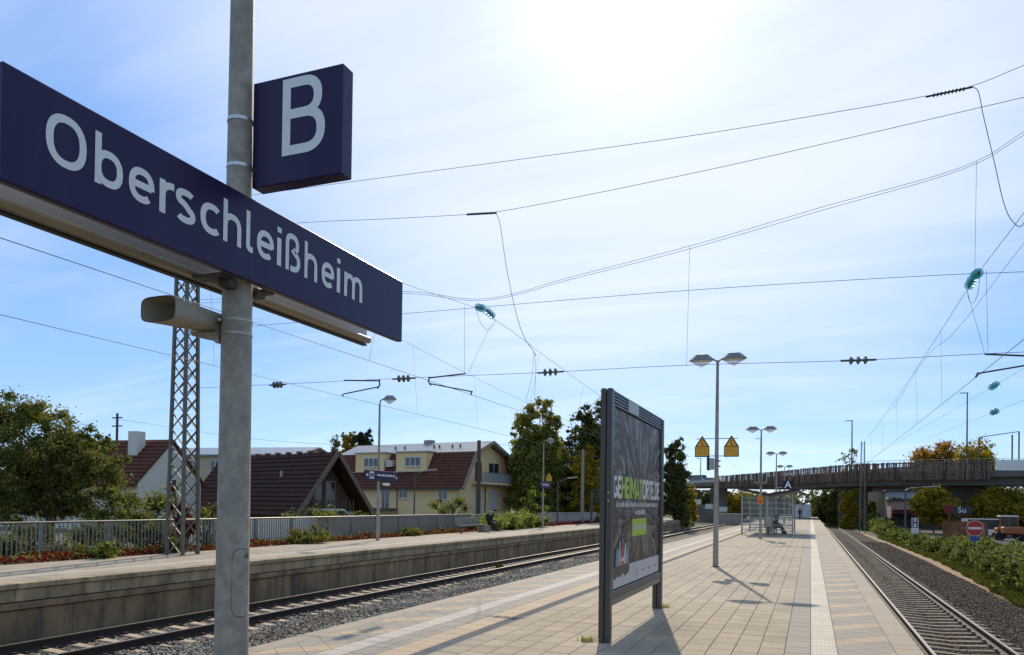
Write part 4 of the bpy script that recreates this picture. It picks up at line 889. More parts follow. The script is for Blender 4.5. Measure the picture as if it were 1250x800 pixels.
# ================================================================== OVERHEAD LINE
YM = 18.15
G = lambda x, y: gY(x, y, YM)
steel = mat('mast_paint', (.14, .14, .105), .6, .2, .2, 6., .1, 70.)
def mast(x, y, z0, H, w0, w1, label, lat=.62):
    t = thing('lattice_mast', (x, y, z0), label, 'mast', 'lattice catenary masts')
    wz = lambda z: (w0+(w1-w0)*(z-z0)/H)/2; corner = lambda k, z: Vector((x+((-1, 1, 1, -1)[k])*wz(z), y+((-1, -1, 1, 1)[k])*wz(z), z))
    for k in range(4):
        b = MB(); b.beam(corner(k, z0), corner(k, z0+H), .085); b.build('leg', steel, t)
    zs = [z0]; 
    while zs[-1] < z0+H-.3: zs.append(min(z0+H, zs[-1]+wz(zs[-1])*2*.95))
    for f in range(4):
        for i in range(len(zs)-1):
            a, b2 = (f, (f+1) % 4)
            for q, (u, v) in enumerate(((a, b2), (b2, a))):
                b = MB(); off = Vector((0, 0, 0))+(Vector(((0, 1, 0, -1)[f], (-1, 0, 1, 0)[f], 0))*(.012 if q else -.012))
                b.beam(corner(u, zs[i])+off, corner(v, zs[i+1])+off, .05, .012); b.build('brace', steel, t)
    MB().bb((x-w0*.62, y-w0*.62, z0-.3), (x+w0*.62, y+w0*.62, z0+.03)).build('footing', conc, t)
    return t
MX, MZ = -17.9, .09
M1 = mast(MX, YM, MZ, 11.2, .62, .36, 'grey green lattice catenary mast rising behind the name sign')
M2 = dup(M1, (8.2, YM, -1.35), None, 'lattice catenary mast beyond the right edge, holding the cross wires')
M3 = dup(M1, dp(1053, 600, 92).xy.to_3d()+Vector((0, 0, -1.35)), None, 'distant lattice mast rising in front of the rusty bridge')
insm = bpy.data.materials.new('green_glass'); insm.use_nodes = True; ib = insm.node_tree.nodes['Principled BSDF']; ib.inputs['Base Color'].default_value = (.06, .56, .55, 1); ib.inputs['Roughness'].default_value = .12; ib.inputs['Transmission Weight'].default_value = .35; ib.inputs['Alpha'].default_value = .5
porc = mat('grey_insulator', (.13, .16, .15), .3, 0, .15, 9.); brn = mat('dark_polymer', (.05, .05, .055), .5)
def wire(label, pts, r=.007, group='overhead wires', nm='overhead_wire', sag=0.):
    P = [Vector(p) for p in pts]
    if sag and len(P) == 2:
        a, b2 = P; P = [a.lerp(b2, k/16)-Vector((0, 0, sag*4*(k/16)*(1-k/16))) for k in range(17)]
    if len(P) > 2 and len(P) < 12:      # smooth curve through the points
        Q = [P[0]*2-P[1]]+P+[P[-1]*2-P[-2]]; P2_ = []
        for i in range(1, len(Q)-2):
            for k in range(8):
                s = k/8; a, b2, c, d = Q[i-1:i+3]; L1, L2, L3 = [max(1e-3, (y-x).length)**.5 for x, y in ((a, b2), (b2, c), (c, d))]
                m1 = ((b2-a)/L1-(c-a)/(L1+L2)+(c-b2)/L2)*L2; m2 = ((c-b2)/L2-(d-b2)/(L2+L3)+(d-c)/L3)*L2
                P2_.append(b2*(2*s**3-3*s*s+1)+m1*(s**3-2*s*s+s)+c*(-2*s**3+3*s*s)+m2*(s**3-s*s))
        P = P2_+[P[-1]]
    b = MB(); b.tube(P, r*.82, 5); return b.build(nm, wirem, label=label, cat='wire', group=group)
def insulator(label, p, q, n, rd, m, core=.022, group='insulators', ends=.18):
    p, q = Vector(p), Vector(q); d = (q-p); L = d.length; d.normalize(); t = thing('insulator', p.lerp(q, .5), label, 'insulator', group)
    b = MB(); b.tube([p, q], core, 8); b.build('rod', brn if m is brn else galvd, t, 1)
    x = d.cross(Vector((0, 0, 1)) if abs(d.z) < .9 else Vector((1, 0, 0))).normalized(); y = d.cross(x); g0 = L*ends; st = (L-2*g0)/max(1, n-1)
    for k in range(n):
        c = p+d*(g0+k*st); w = st*.33 if n > 1 else .05; rg = lambda o, r: [c+d*o+(x*math.cos(6.2832*j/14)+y*math.sin(6.2832*j/14))*r for j in range(14)]
        MB().loft([rg(-w, rd*.35), rg(-w*.3, rd*.95), rg(0, rd), rg(w*.5, rd*.6), rg(w, rd*.3)]).build('shed', m, t, 1)
    return t
mastp = lambda z: Vector((MX+.2, YM, z)); mast2 = lambda z: Vector((8.0, YM, z))
# cross-span wires in the plane of the mast
def span(label, px, zl, zr, r=.007):
    P = [G(*p) for p in px]; A = P[0]; Bp = P[-1]; dA = (P[1]-P[0]); dB = P[-1]-P[-2]
    L0 = A+dA*((MX+.2-A.x)/dA.x) if zl is None else mastp(zl); L1 = Bp+dB*((8.0-Bp.x)/dB.x) if zr is None else mast2(zr)
    return wire(label, [L0]+P+[L1], r)
span('uppermost cross-span wire running off the top right', [(430, 222), (640, 194), (850, 165), (1000, 140.5), (1130, 117.5), (1187, 105), (1250, 80)], 10.9, None, .008)
span('second cross-span wire from the top, with a long insulator over the name sign', [(370, 272), (470, 267.5), (570, 262), (605, 259), (850, 210.7), (1050, 165.5), (1250, 119)], 9.95, None, .008)
span('upper strand of the sagging double head-span wire', [(495, 356), (592, 365), (700, 337.5), (842, 300.5), (1000, 254), (1192, 197), (1250, 161)], 7.9, None, .0065)
span('lower strand of the sagging double head-span wire', [(495, 358.5), (592, 367), (700, 340.5), (842, 304), (1000, 258), (1192, 200), (1250, 165)], 7.8, None, .0065)
span('middle straight cross wire through the right insulator pair', [(495, 383), (850, 354), (1150, 336), (1250, 332)], None, None, .0075)
span('lowest straight cross wire carrying four insulators', [(335, 469.5), (490, 462), (672, 454.5), (838, 446), (1047, 440), (1203, 432), (1250, 430)], None, None, .0075)
insulator('long dark insulator on the uppermost cross-span wire', G(1130, 118.5), G(1187, 106.5), 9, .05, brn)
insulator('dark rod insulator on the second cross-span wire, above the billboard side', G(570, 262), G(606, 260), 7, .035, brn, .028)
for x0, x1, y0, y1, lb in ((329, 349, 470.5, 469.3, 'grey disc insulator on the lowest cross wire nearest the lattice mast'), (479, 507, 463, 461.6, 'disc insulator on the lowest cross wire between the two registration arms'), (656, 688, 455.5, 453.6, 'disc insulator on the lowest cross wire above the birch tree'), (1026, 1070, 440.7, 439.2, 'disc insulator on the lowest cross wire right of the double lamp')):
    insulator(lb, G(x0, y0), G(x1, y1), 3, .10, porc, .024, ends=.3)
# messenger and contact wires of the three tracks
def catenary(nm, xc, zc, zm, sagn, sagf, drop=True, xm_=None):
    xm_ = xc if xm_ is None else xm_
    wire('contact wire over the '+nm, [(xc, -20, zc), (xc, 160, zc)], .0075)
    f = lambda y: zm-(sagn*4*((YM-y)/50)*(1-(YM-y)/50) if y < YM else sagf*4*((y-YM)/60)*(1-(y-YM)/60) if y < YM+60 else sagf*4*((y-YM-60)/60)*(1-min(1, (y-YM-60)/60)))
    wire('messenger wire over the '+nm, [(xm_, y, f(y)) for y in np.arange(-20, 140, 2.5)], .007)
    k = 0
    for o_, y in zip('first second third fourth fifth sixth seventh eighth ninth tenth'.split(), (13.2, 22.5, 27.5, 33.5, 40, 47, 54, 62, 70)):
        if drop: wire(o_+' thin dropper from the viewer between messenger and contact wire over the '+nm, [(xm_, y, f(y)), (xc, y, zc)], .0035, 'droppers over the '+nm, 'dropper_wire')
zcM, zcL, zcR = G(575, 482).z, G(418.5, 484).z, G(1191, 461).z
catenary('middle track', G(575, 482).x, zcM, G(592, 379).z, 1.5, 1.0, True, G(592, 379).x)
catenary('left track', G(418.5, 484).x, zcL, G(430, 372).z, .6, 1.0, True, -12.4)
catenary('right track', G(1191, 461).x, zcR, G(1189, 340).z, .25, .6, True, G(1189, 340).x)
wire('second thinner wire beside the right messenger', [G(1250, 297)+Vector((.0, 0, 0)), gX(1163, 408, 3.55), gX(1135, 431, 3.3), gX(1090, 500, 3.0)], .006)
for (p, q, lb) in ((G(578, 372), G(607, 387), 'pair of green glass insulators hanging left over the middle track'), (G(1180, 350), G(1197, 330), 'pair of green glass insulators hanging over the right track')):
    p = Vector(p); q = Vector(q); d = q-p; sgn = 1 if d.x*0 == 0 else 1
    c = (p+q)/2; along = Vector((0, 1, 0)); L = .42
    for k, nmn in ((-1, 'nearer'), (1, 'farther')):
        a = c+along*(.10*k)+Vector((0, 0, .03)); e = c+along*((.10+L)*k)+Vector((0, 0, -.03))
        insulator(lb.replace('pair', nmn+' one of the pair'), a, e, 3, .10, insm, .03, 'green glass insulator pairs', .14)
    wire('looped bypass cable under the '+lb.split(' ', 2)[2], [c+Vector((0, -.62, 0)), c+Vector((.02, -.4, -.35)), c+Vector((.02, .1, -.48)), c+Vector((.0, .5, -.3)), c+Vector((0, .7, -.05))], .006, None, 'bypass_cable')
wire('long curved feeder cable dropping from the second cross-span wire', [G(605, 260), G(609, 268), G(618, 325), G(632, 390), G(641, 414), G(650, 427), gX(653, 434, G(592, 379).x)], .009, None, 'feeder_cable')
wire('twin feeder tail, left strand', [G(651, 429), G(650, 455), G(642, 490)], .005, 'feeder tails', 'feeder_cable'); wire('twin feeder tail, right strand', [G(652.5, 430), G(654, 455), G(652, 490)], .005, 'feeder tails', 'feeder_cable')
wire('long curved feeder cable dropping at the right edge of the picture', [G(1187, 106), G(1193, 110), G(1200, 140), G(1213, 195), G(1226, 250), G(1234, 268), G(1245, 277), G(1252, 270)], .010, None, 'feeder_cable')
for a, c, lb in (((842, 300), (838, 447), 'hanger wire above the double lamp'), ((1192, 197), (1190, 332), 'hanger wire above the right insulator pair'), ((567, 372), (567, 456), 'hanger wire above the middle registration arm'), ((600, 395), (572, 455), 'slanting hanger wire at the middle registration arm'), ((1204, 330), (1206, 432), 'hanger wire above the right registration arm'), ((1181, 357), (1202, 432), 'slanting hanger wire at the right registration arm')):
    wire(lb, [G(*a), G(*c)], .0045, None, 'hanger_wire')
def arm(label, up, dropp, low, tip):
    t = thing('registration_arm', G(*up[0]), label, 'arm', 'registration arms')
    for nm, pts, r in (('upper_tube', up, .02), ('drop_bracket', dropp, .022), ('steady_arm', low, .018), ('wire_clamp', tip, .02)): b = MB(); b.tube([G(*p) for p in pts], r, 8); b.build(nm, galvd, t, 1)
arm('registration arm over the left track', [(420, 464.5), (463, 465)], [(463, 463), (463.5, 470), (461, 474.5)], [(462, 472.5), (420, 481)], [(418.6, 481), (418.6, 484.5)])
arm('registration arm over the middle track', [(524, 461.5), (568, 456.3)], [(524, 460), (523, 466), (526, 470.5)], [(525, 468.5), (577, 478.4)], [(575.5, 478), (575, 482.5)])
arm('registration arm over the right track', [(1202, 432.5), (1262, 435)], [(1262, 433), (1262, 441)], [(1194, 456), (1262, 444.5)], [(1194, 455), (1191, 461)])
for i, (a, c, q, lb) in enumerate((((1262, 443), (1065, 558), (1213, 472), 'upper'), ((1262, 484), (1120, 540), (1214, 504), 'lower'))):
    A_, B_ = dp(*a, 36), dp(*c, 100); wire(lb+' wire descending behind the right track to the bridge', [A_, B_], .009)
    k = (dp(*q, 44)-A_); tt = max(0, min(1, (B_-A_).normalized().dot(k)/(B_-A_).length)); 
    best = min(np.linspace(0, 1, 400), key=lambda s: abs((lambda p: CXP+FPX*(np.dot(p-E0, RT)/np.dot(p-E0, FW)))(np.array(A_.lerp(B_, s)))-q[0])); P = A_.lerp(B_, best); dd = (B_-A_).normalized()
    insulator(lb+' green glass insulator on the wire in front of the bridge', P-dd*.8, P+dd*.8, 3, .2, insm, .03, 'green insulators before the bridge', .2)
wire('service wire crossing behind the houses on the left', [dp(143, 512, 60), dp(320, 537, 66), dp(480, 546, 72)], .012)
wire('service wire from the wooden pole to the dark trees', [dp(590, 540, 62)*1, dp(712, 556, 70), dp(800, 570, 80)], .014)
# ================================================================== HOUSES
tilem = {}
def rooftile(name, col, pitch_dir_scale=3.2):
    m = mat(name, col, .8, 0, .22, 1.3, .4, 25., spec=.15, grime=(tuple(c*.55 for c in col), 1.5, (1, 1, 1), .5, .5)); t = m.node_tree; b = t.nodes['Principled BSDF']
    return m
rbrown = rooftile('tiles_brown', (.135, .052, .034)); rdark = rooftile('tiles_dark', (.066, .03, .021), 3.6); rgrey = mat('grey_and_sheen_roof', (.34, .36, .38), .32, .3, .08, 2.)
ywall = mat('yellow_render', (.88, .64, .35), .9, 0, .06, .7, .1, 60.); wwall = mat('white_render', (.70, .68, .63), .9, 0, .06, .7, .1, 60.); cwall = mat('cream_render', (.50, .43, .31), .9, 0, .08, .7, .1, 60.)
wood = mat('dark_timber', (.10, .06, .035), .8, 0, .3, 2., .3, 30., stretch=(1, 1, .2)); woodl = mat('light_timber', (.30, .26, .21), .8, 0, .2, 3.)
pane = mat('window_glass', (.035, .045, .055), .06, 0, .2, 2., spec=.9); wfr = mat('window_frame', (.68, .68, .67), .5, 0, .05); blind = mat('roller_blind', (.55, .57, .58), .7, 0, .06)
class House:
    """u runs along the ridge away from the near gable, v across the gable (0 = near long side), origin at the near corner"""
    def __init__(s, name, label, corner, ud, z0):
        s.o = Vector((corner[0], corner[1], 0)); s.u = Vector((*ud, 0)).normalized(); s.v = Vector((-s.u.y, s.u.x, 0)); s.z0 = z0
        if s.v.dot(Vector((FW[0], FW[1], 0))) < 0: s.v = -s.v
        s.t = thing(name, s.o+Vector((0, 0, z0)), label, 'house')
    def p(s, u, v, z): return s.o+s.u*u+s.v*v+Vector((0, 0, z))
    def block(s, nm, u, v, z, m, par=None):
        b = MB(); q = [s.p(a, c, d) for d in z for a, c in ((u[0], v[0]), (u[1], v[0]), (u[1], v[1]), (u[0], v[1]))]
        b._add(q, [(0,3,2,1),(4,5,6,7),(0,1,5,4),(1,2,6,5),(2,3,7,6),(3,0,4,7)]); return b.build(nm, m, par or s.t)
    def prismu(s, nm, prof, u0, u1, m, par=None):      # (v,z) outline extruded along u
        return MB().prism(prof, lambda v, z: s.p(u0, v, z), lambda v, z: s.p(u1, v, z)).build(nm, m, par or s.t)
    def sheet(s, nm, prof, u0, u1, th, m, par=None):   # (v,z) polyline roof with thickness
        lo = [(v, z-th) for v, z in prof][::-1]
        if m in (rbrown, rdark) and len(prof) == 2:      # tile courses, each lapping over the one below
            (v0, z0), (v1, z1) = prof if prof[0][1] < prof[1][1] else prof[::-1]; L = math.hypot(v1-v0, z1-z0); n = max(3, int(L/.36)); nx, nz = -(z1-z0)/L, (v1-v0)/L
            if nz < 0: nx, nz = -nx, -nz
            top = []
            for k in range(n):
                for f, l in ((k/n, .055), ((k+1)/n, .0)): top.append((v0+(v1-v0)*f+nx*l, z0+(z1-z0)*f+nz*l))
            return s.prismu(nm, top+[(v1, z1-th), (v0, z0-th)], u0, u1, m, par)
        return s.prismu(nm, prof+lo, u0, u1, m, par)
    def win_long(s, u0, u1, z0, z1, v=0, m=None, mull=1, fm=None):   # window on the near long wall, set in a frame
        f = s.block('window', (u0, u1), (v-.06, v-.01), (z0, z1), fm or wfr); n = mull+1; w = (u1-u0)/n
        for k in range(n): s.block('pane', (u0+k*w+.06, u0+(k+1)*w-.06), (v-.075, v-.062), (z0+.07, z1-.07), m or pane, f)
        s.block('sill', (u0-.08, u1+.08), (v-.14, v-.062), (z0-.07, z0-.005), wfr, f)
    def win_gable(s, v0, v1, z0, z1, u=0, m=None, mull=1, fm=None):
        f = s.block('window', (u-.06, u-.01), (v0, v1), (z0, z1), fm or wfr); n = mull+1; w = (v1-v0)/n
        for k in range(n): s.block('pane', (u-.075, u-.062), (v0+k*w+.06, v0+(k+1)*w-.06), (z0+.07, z1-.07), m or pane, f)
def cdir(a):      # plan direction at angle a: a=0 is to the left in the picture, turning away from the viewer
    l = -Vector((RT[0], RT[1])).normalized(); f = Vector((FW[0], FW[1])).normalized(); return l*math.cos(a)+f*math.sin(a)
# ---- yellow house with dormers and balcony
c0 = dp(561, 600, 76); H = House('yellow_house', 'yellow two-storey house with brown mansard roof, dormers and gable balcony', c0.xy, cdir(R(31)), -.12)
Wd, Ln, ze, zk, zr_ = 9.9, 17.5, 3.55, 7.05, 8.35
prof = [(-.55, ze-.25), (1.75, zk), (Wd/2, zr_), (Wd-1.75, zk), (Wd+.55, ze-.25)]
H.prismu('wall', [(0, -.12), (Wd, -.12), (Wd, ze), (Wd-1.6, zk-.35), (Wd/2, zr_-.35), (1.6, zk-.35), (0, ze)], 0, Ln, ywall)
H.sheet('lower_roof', prof[:2], -.75, Ln+.5, .16, rbrown); H.sheet('upper_roof', prof[1:4], -.8, Ln+.5, .16, rgrey); H.sheet('rear_roof', prof[3:], -.75, Ln+.5, .16, rbrown)  # upper roof's pale grey has the sun's reflection put into its colour
for a, b_ in zip(prof[:-1], prof[1:]):
    MB().beam(H.p(-.83, a[0], a[1]-.16), H.p(-.83, b_[0], b_[1]-.16), .12, .32).build('bargeboard', woodl, H.t)
for u0 in (2.9+1.6, 10.2): 
    d = H.block('dormer', (u0, u0+4.0), (.42, 3.2), (5.05, zk-.02), ywall); H.block('dormer_roof', (u0-.15, u0+4.15), (.25, 3.0), (zk-.012, zk+.09), rgrey, d); H.block('dormer_sill', (u0-.1, u0+4.1), (.2, .5), (4.95, 5.045), rgrey, d)
    H.win_long(u0+.75, u0+2.75, 5.55, 6.55, .42, None, 2)
H.block('skylight', (9.1, 9.9), (.45, 1.0), (5.55, 6.25), mat('skylight_glass', (.5, .52, .53), .1), None)
for u0, z0_, z1_ in ((1.5, 2.1, 3.3), (6.6, 2.2, 3.3), (9.0, .9, 3.3), (13.4, 2.0, 3.3)): H.win_long(u0, u0+1.05, z0_, z1_)
MB().beam(H.p(-.7, -.62, ze-.33), H.p(Ln+.4, -.62, ze-.33), .13, .1).build('gutter', galvd, H.t)
H.block('porch_roof', (8.0, 12.2), (-1.4, -.005), (1.0, 1.15), galvd); H.block('chimney', (7.2, 8.2), (Wd/2-.2, Wd/2+.5), (zr_-.3, zr_+.32), conc)
for k, u in enumerate((2.2, 3.2, 4.9, 5.6, 9.6, 10.9)): H.block('roof_vent', (u, u+.14), (3.2, 3.34), (7.45, 7.95), galvd)
H.block('balcony_slab', (-1.35, -.002), (2.2, 8.6), (3.75, 3.95), ywall)
bal = H.block('balcony_rail', (-1.38, -1.30), (2.2, 8.6), (4.88, 4.96), alu); bg_ = mat('balcony_panel', (.34, .38, .40), .4, .1, .1, 3.)
for k in range(12): H.block('balcony_panel', (-1.36, -1.32), (2.22+k*.532, 2.22+k*.532+.5), (3.99, 4.86), bg_)
for k in range(6): H.block('bracket', (-1.3, -.3), (2.5+k*1.1, 2.62+k*1.1), (3.55, 3.745), woodl)
H.win_gable(2.6, 3.9, 3.98, 6.1); H.win_gable(5.2, 7.2, 3.98, 6.1); H.win_gable(2.5, 4.0, .6, 3.2, m=blind, mull=0); H.win_gable(5.3, 7.1, .6, 3.2, m=blind, mull=0)
b = MB(); b.tube([H.p(-.06, 4.6, 0), H.p(-.06, 4.6, 3.7)], .06, 8); b.build('downpipe', galvd, H.t)
b = MB(); b.tube([H.p(7.9, -.08, -.1), H.p(7.9, -.08, 3.3)], .05, 8); b.build('downpipe', galvd, H.t)
# ---- chalet
c0 = dp(351, 628, 47); H = House('chalet', 'timber chalet with deep dark brown roof and open gable', c0.xy, cdir(R(40)), -.12)
Wd, Ln, zr_ = 5.5, 12.4, 4.95; ze = 1.1
H.prismu('wall', [(.55, -.12), (Wd-.55, -.12), (Wd-.55, 1.6), (Wd/2, zr_-.35), (.55, 1.6)], 0, Ln, wood)
H.sheet('roof', [(-.3, ze-.2), (Wd/2, zr_)], -1.3, Ln+.4, .16, rdark); H.sheet('roof', [(Wd/2, zr_), (Wd+.3, ze-.2)], -1.3, Ln+.4, .16, rdark)
for s_ in (-1, 1): MB().beam(H.p(-1.36, Wd/2+s_*(Wd/2+.3), ze-.3), H.p(-1.36, Wd/2, zr_-.06), .10, .26).build('bargeboard', mat('barge', (.17, .12, .085), .8), H.t)
H.win_gable(1.9, 2.45, 1.6, 2.9, fm=woodl, mull=0); H.win_gable(2.75, 3.5, 1.3, 3.1, fm=woodl, mull=1); H.block('balcony', (-1.0, -.005), (1.0, 4.5), (.9, 1.15), woodl)
for k in range(11): H.block('baluster', (-.98, -.92), (1.05+k*.32, 1.13+k*.32), (1.155, 1.9), wood)
for k in range(10): H.block('ridge_tile', (k*1.25-1.0, k*1.25-.75), (Wd/2-.16, Wd/2+.16), (zr_+.005, zr_+.14), mat('ridge_tile', (.2, .07, .04), .7))
H.block('roof_flue', (3.0, 3.2), (1.5, 1.7), (2.8, 3.75), alu)
# ---- white house
c0 = dp(168, 585, 46); H = House('white_house', 'white gabled house with brown roof and white chimney behind the big tree', c0.xy, cdir(R(17)), -.12)
Wd, Ln, zr_, ze = 5.6, 11, 5.6, 2.9
H.prismu('wall', [(0, -.12), (Wd, -.12), (Wd, ze), (Wd/2, zr_-.2), (0, ze)], 0, Ln, wwall)
H.sheet('roof', [(-.4, ze-.25), (Wd/2, zr_)], -.15, Ln+.3, .15, rbrown); H.sheet('roof', [(Wd/2, zr_), (Wd+.4, ze-.25)], -.15, Ln+.3, .15, rbrown)
H.block('chimney', (1.6, 2.3), (1.6, 2.3), (3.9, 6.05), wwall); H.block('chimney', (6.5, 7.2), (1.7, 2.4), (4.2, 5.9), wwall); H.win_gable(2.4, 3.2, 1.9, 3.1)
# ---- terrace behind
c0 = dp(362, 560, 92); H = House('row_house', 'long cream row house with pale metal roof behind the chalet', c0.xy, cdir(R(14)), -.12)
Wd, Ln, zr_, ze = 9, 20, 8.6, 7.5
H.prismu('wall', [(0, -.12), (Wd, -.12), (Wd, ze), (Wd/2, zr_-.2), (0, ze)], 0, Ln, cwall); H.sheet('roof', [(-.5, ze-.1), (Wd/2, zr_), (Wd+.5, ze-.1)], -.7, Ln+.5, .14, rgrey)
for k in range(6): H.win_long(1.2+k*3.1, 2.5+k*3.1, 5.4, 6.7)
# ---- poles and street lamps on the left
def simplepole(name, label, p, z0, h, r, m, cat='pole', cross=False):
    t = thing(name, (p.x, p.y, z0), label, cat); b = MB(); b.tube([(p.x, p.y, z0), (p.x, p.y, z0+h)], [r, r*.75], 10); b.build('shaft', m, t, 1)
    if cross:
        for z in (h-.35, h-1.0): MB().beam((p.x-.5, p.y, z0+z), (p.x+.5, p.y, z0+z), .09).build('crossarm', m, t)
    return t
simplepole('utility_pole', 'brown wooden pole standing in front of the yellow house gable', dp(584, 600, 58), -.12, 6.7, .19, wood); simplepole('utility_pole', 'grey wooden pole in front of the dark trees', dp(711, 600, 70), -.12, 7.0, .17, woodl)
simplepole('utility_pole', 'thin pole with crossarms rising above the white house', dp(143, 520, 60), -.12, 8.6, .12, wood, cross=True)
def streetlamp(label, p, z0, h, d, L=1.6, r=.07):
    t = thing('street_lamp', (p.x, p.y, z0), label, 'street lamp'); b = MB(); b.tube([(p.x, p.y, z0), (p.x, p.y, z0+h), Vector((p.x, p.y, z0+h+.15))+d*.35, Vector((p.x, p.y, z0+h+.35))+d*L*.55], [r, r*.7, r*.6, r*.5], 8); b.build('pole', galvd, t, 1)
    a = Vector((p.x, p.y, z0+h+.36))+d*L*.5; MB().beam(a, a+d*L*.55+Vector((0, 0, .08)), .22, .1).build('lamp_head', alu, t); return t
dr = Vector((RT[0], RT[1], 0))
streetlamp('street lamp with slanting head behind the pale garden wall', dp(681, 600, 62), -.12, 3.7, dr, 1.5); streetlamp('street lamp with slanting head in front of the yellow house roof', dp(506, 600, 58), -.12, 4.0, dr, 1.6)
# ---- information post on the far platform, half behind the billboard
t = thing('info_post', (-18.2, 62, ZP), 'grey post with small dark hood at the far platform, left of the billboard', 'post'); p = gz(722, 638.5, ZP); p.x = max(p.x, -18.5); p.y = gX(722, 620, p.x).y; t.location = (p.x, p.y, ZP)
MB().bb((p.x-.08, p.y-.08, ZP-.0), (p.x+.08, p.y+.08, 3.0)).build('post', galvd, t); MB().bb((p.x-.1, p.y-.1, 3.001), (p.x+.7, p.y+.5, 3.18)).build('hood', dark, t); MB().bb((p.x+.25, p.y+.05, 2.0), (p.x+.6, p.y+.25, 2.999)).build('board', dark, t)
# ================================================================== CARS
rub = black; carg = mat('car_glass', (.02, .025, .03), .05, 0, .1, 3., spec=.8)
def car(label, loc, rz, col, L=4.2, Wc=1.75, Hc=1.45, van=False):
    m = mat('paint_%02x%02x%02x' % tuple(int(c*255) for c in col), col, .25, .1, .03, 3.); t = thing('parked_car', loc, label, 'van' if van else 'car'); t.rotation_euler = (0, 0, rz); o = Vector(loc)
    def bl(nm, prof, w, mm, par=None, y=0):
        b = MB().prism(prof, lambda x, z: (o.x+x, o.y-w/2+y, o.z+z), lambda x, z: (o.x+x, o.y+w/2+y, o.z+z)); return b.build(nm, mm, par or t)
    h = Hc; bl('body', [(-L/2, .28), (L/2, .28), (L/2+.03, .55), (L/2-.1, .78), (L*.24, .92), (-L*.42, .95), (-L/2, .80)], Wc, m)
    pf = [(L*.26, .90), (L*.10, h), (-L*.36, h), (-L*.45, .93)] if not van else [(L*.40, .90), (L*.28, h), (-L*.48, h), (-L*.49, .93)]
    bl('cabin', pf, Wc*.88, m); gp = [(pf[0][0]-.14, .97), (pf[1][0]-.03, h-.1), (pf[2][0]+.15, h-.1), (pf[3][0]+.25, .97)]; bl('side_windows', gp, Wc*.892, carg)
    b = MB(); d_ = [(pf[0][0]-.03, .96), (pf[1][0]+.035, h-.06), (pf[1][0]+.0, h-.08), (pf[0][0]-.1, .96)]; bl('windscreen', d_, Wc*.8, carg)
    for x in (-L*.31, L*.31):
        for s in (-1, 1):
            rr = [[(o.x+x+.31*k*math.cos(2*math.pi*j/16), o.y+s*(Wc/2-.2+q), o.z+.31+.31*k*math.sin(2*math.pi*j/16)) for j in range(16)] for k, q in ((.9, 0), (1, .03), (1, .2), (.9, .22), (.3, .21))]
            MB().loft(rr).build('wheel', rub, t, 1)
    for s in (-1, 1): MB().bb((o.x+L/2-.02, o.y+s*Wc*.36-.15, o.z+.58), (o.x+L/2+.035, o.y+s*Wc*.36+.15, o.z+.72)).build('headlight', alu, t)
    return t
t = thing('garden_wall', (-25.5, 31, -.12), 'low white garden wall panels behind the picket fence before the chalet', 'wall')
for k in range(8): MB().bb((-25.6, 26.5+k*1.5, -.12), (-25.45, 27.92+k*1.5, .85)).build('wall_panel', wwall, t)
car('white car parked behind the fence left of the chalet gable', (-28.0, 40.5, -.12), R(75), (.7, .7, .7))
# ================================================================== BRIDGE
path = [(-52, 196), (-38, 188), (-26.7, 177.4), (-17.5, 164.9), (-5.4, 144.9), (3.47, 124.8), (7.5, 119.8), (11.5, 117.2), (19.2, 115.6), (22.3, 115.1), (30, 114.0), (48, 112.5), (70, 112)]
P2 = [Vector(p) for p in path]
def off(i, d):
    a = P2[max(0, i-1)]; c = P2[min(len(P2)-1, i+1)]; t_ = (c-a).normalized(); return P2[i]+Vector((-t_.y, t_.x))*d
brc = mat('bridge_concrete', (.16, .15, .135), .9, 0, .25, .6, .3, 12., grime=((.07, .065, .055), .5, (1, 1, .4), .5, .6))
rust = mat('rusty_slats', (.10, .06, .045), .9, 0, .35, 2.5, .3, 20., rnd=.55, col2=(.23, .17, .14), spec=.1)
t = thing('road_bridge', (3.5, 124.8, -1.4), 'long concrete road bridge with rusty slatted screen crossing behind the platform', 'bridge')
zl = lambda i: 6.0 if i <= 2 else (5.5 if i == 3 else 5.05); 
def sweep(nm, prof_fn, m, i0=0, i1=None, **k):
    rings = [[(off(i, d).x, off(i, d).y, z) for d, z in prof_fn(i)] for i in range(i0, i1 or len(P2))]; return MB().loft(rings).build(nm, m, t, **k)
sweep('deck', lambda i: [(-.2, 6.35), (9.2, 6.35), (9.2, 6.75), (-.2, 6.75)], brc)
sweep('girder', lambda i: [(.8, zl(i)), (8, zl(i)), (8.4, 6.345), (.3, 6.345)], brc)
sweep('edge_beam', lambda i: [(-.45, 6.15), (-.205, 6.15), (-.205, 6.95), (-.45, 6.95)], brc)
def walk(i0, i1, step):
    for i in range(i0, i1):
        a, c = P2[i], P2[i+1]; n = max(1, int((c-a).length/step))
        for k in range(n): yield a.lerp(c, k/n), (c-a).normalized()
sl_ = MB(); g = random.Random(8); scr = [s for s in walk(3, 9, .24) if s[0].x < 21.8]
for q, d in scr:
    nrm = Vector((-d.y, d.x)); w = g.uniform(.12, .22); h = 8.2+g.uniform(-.09, .07); z0_ = 5.75+g.uniform(-.1, .1); qq = q-nrm*(.55+g.uniform(0, .08)); tl = g.uniform(-.06, .06)
    sl_.beam((qq.x, qq.y, z0_), (qq.x+d.x*tl*2, qq.y+d.y*tl*2, h), .05, w, up=(d.x, d.y, 0))
sl_.build('slat_screen', rust, t, kind='stuff')
ra = MB(); rb_ = MB()
for i in range(3, 9):
    a, c = off(i, -.48), off(i+1, -.48)
    for z in (6.6, 8.0): ra.beam((a.x, a.y, z), (c.x, c.y, z), .06, .12)
ra.build('screen_rail', galvd, t)
bk = MB()
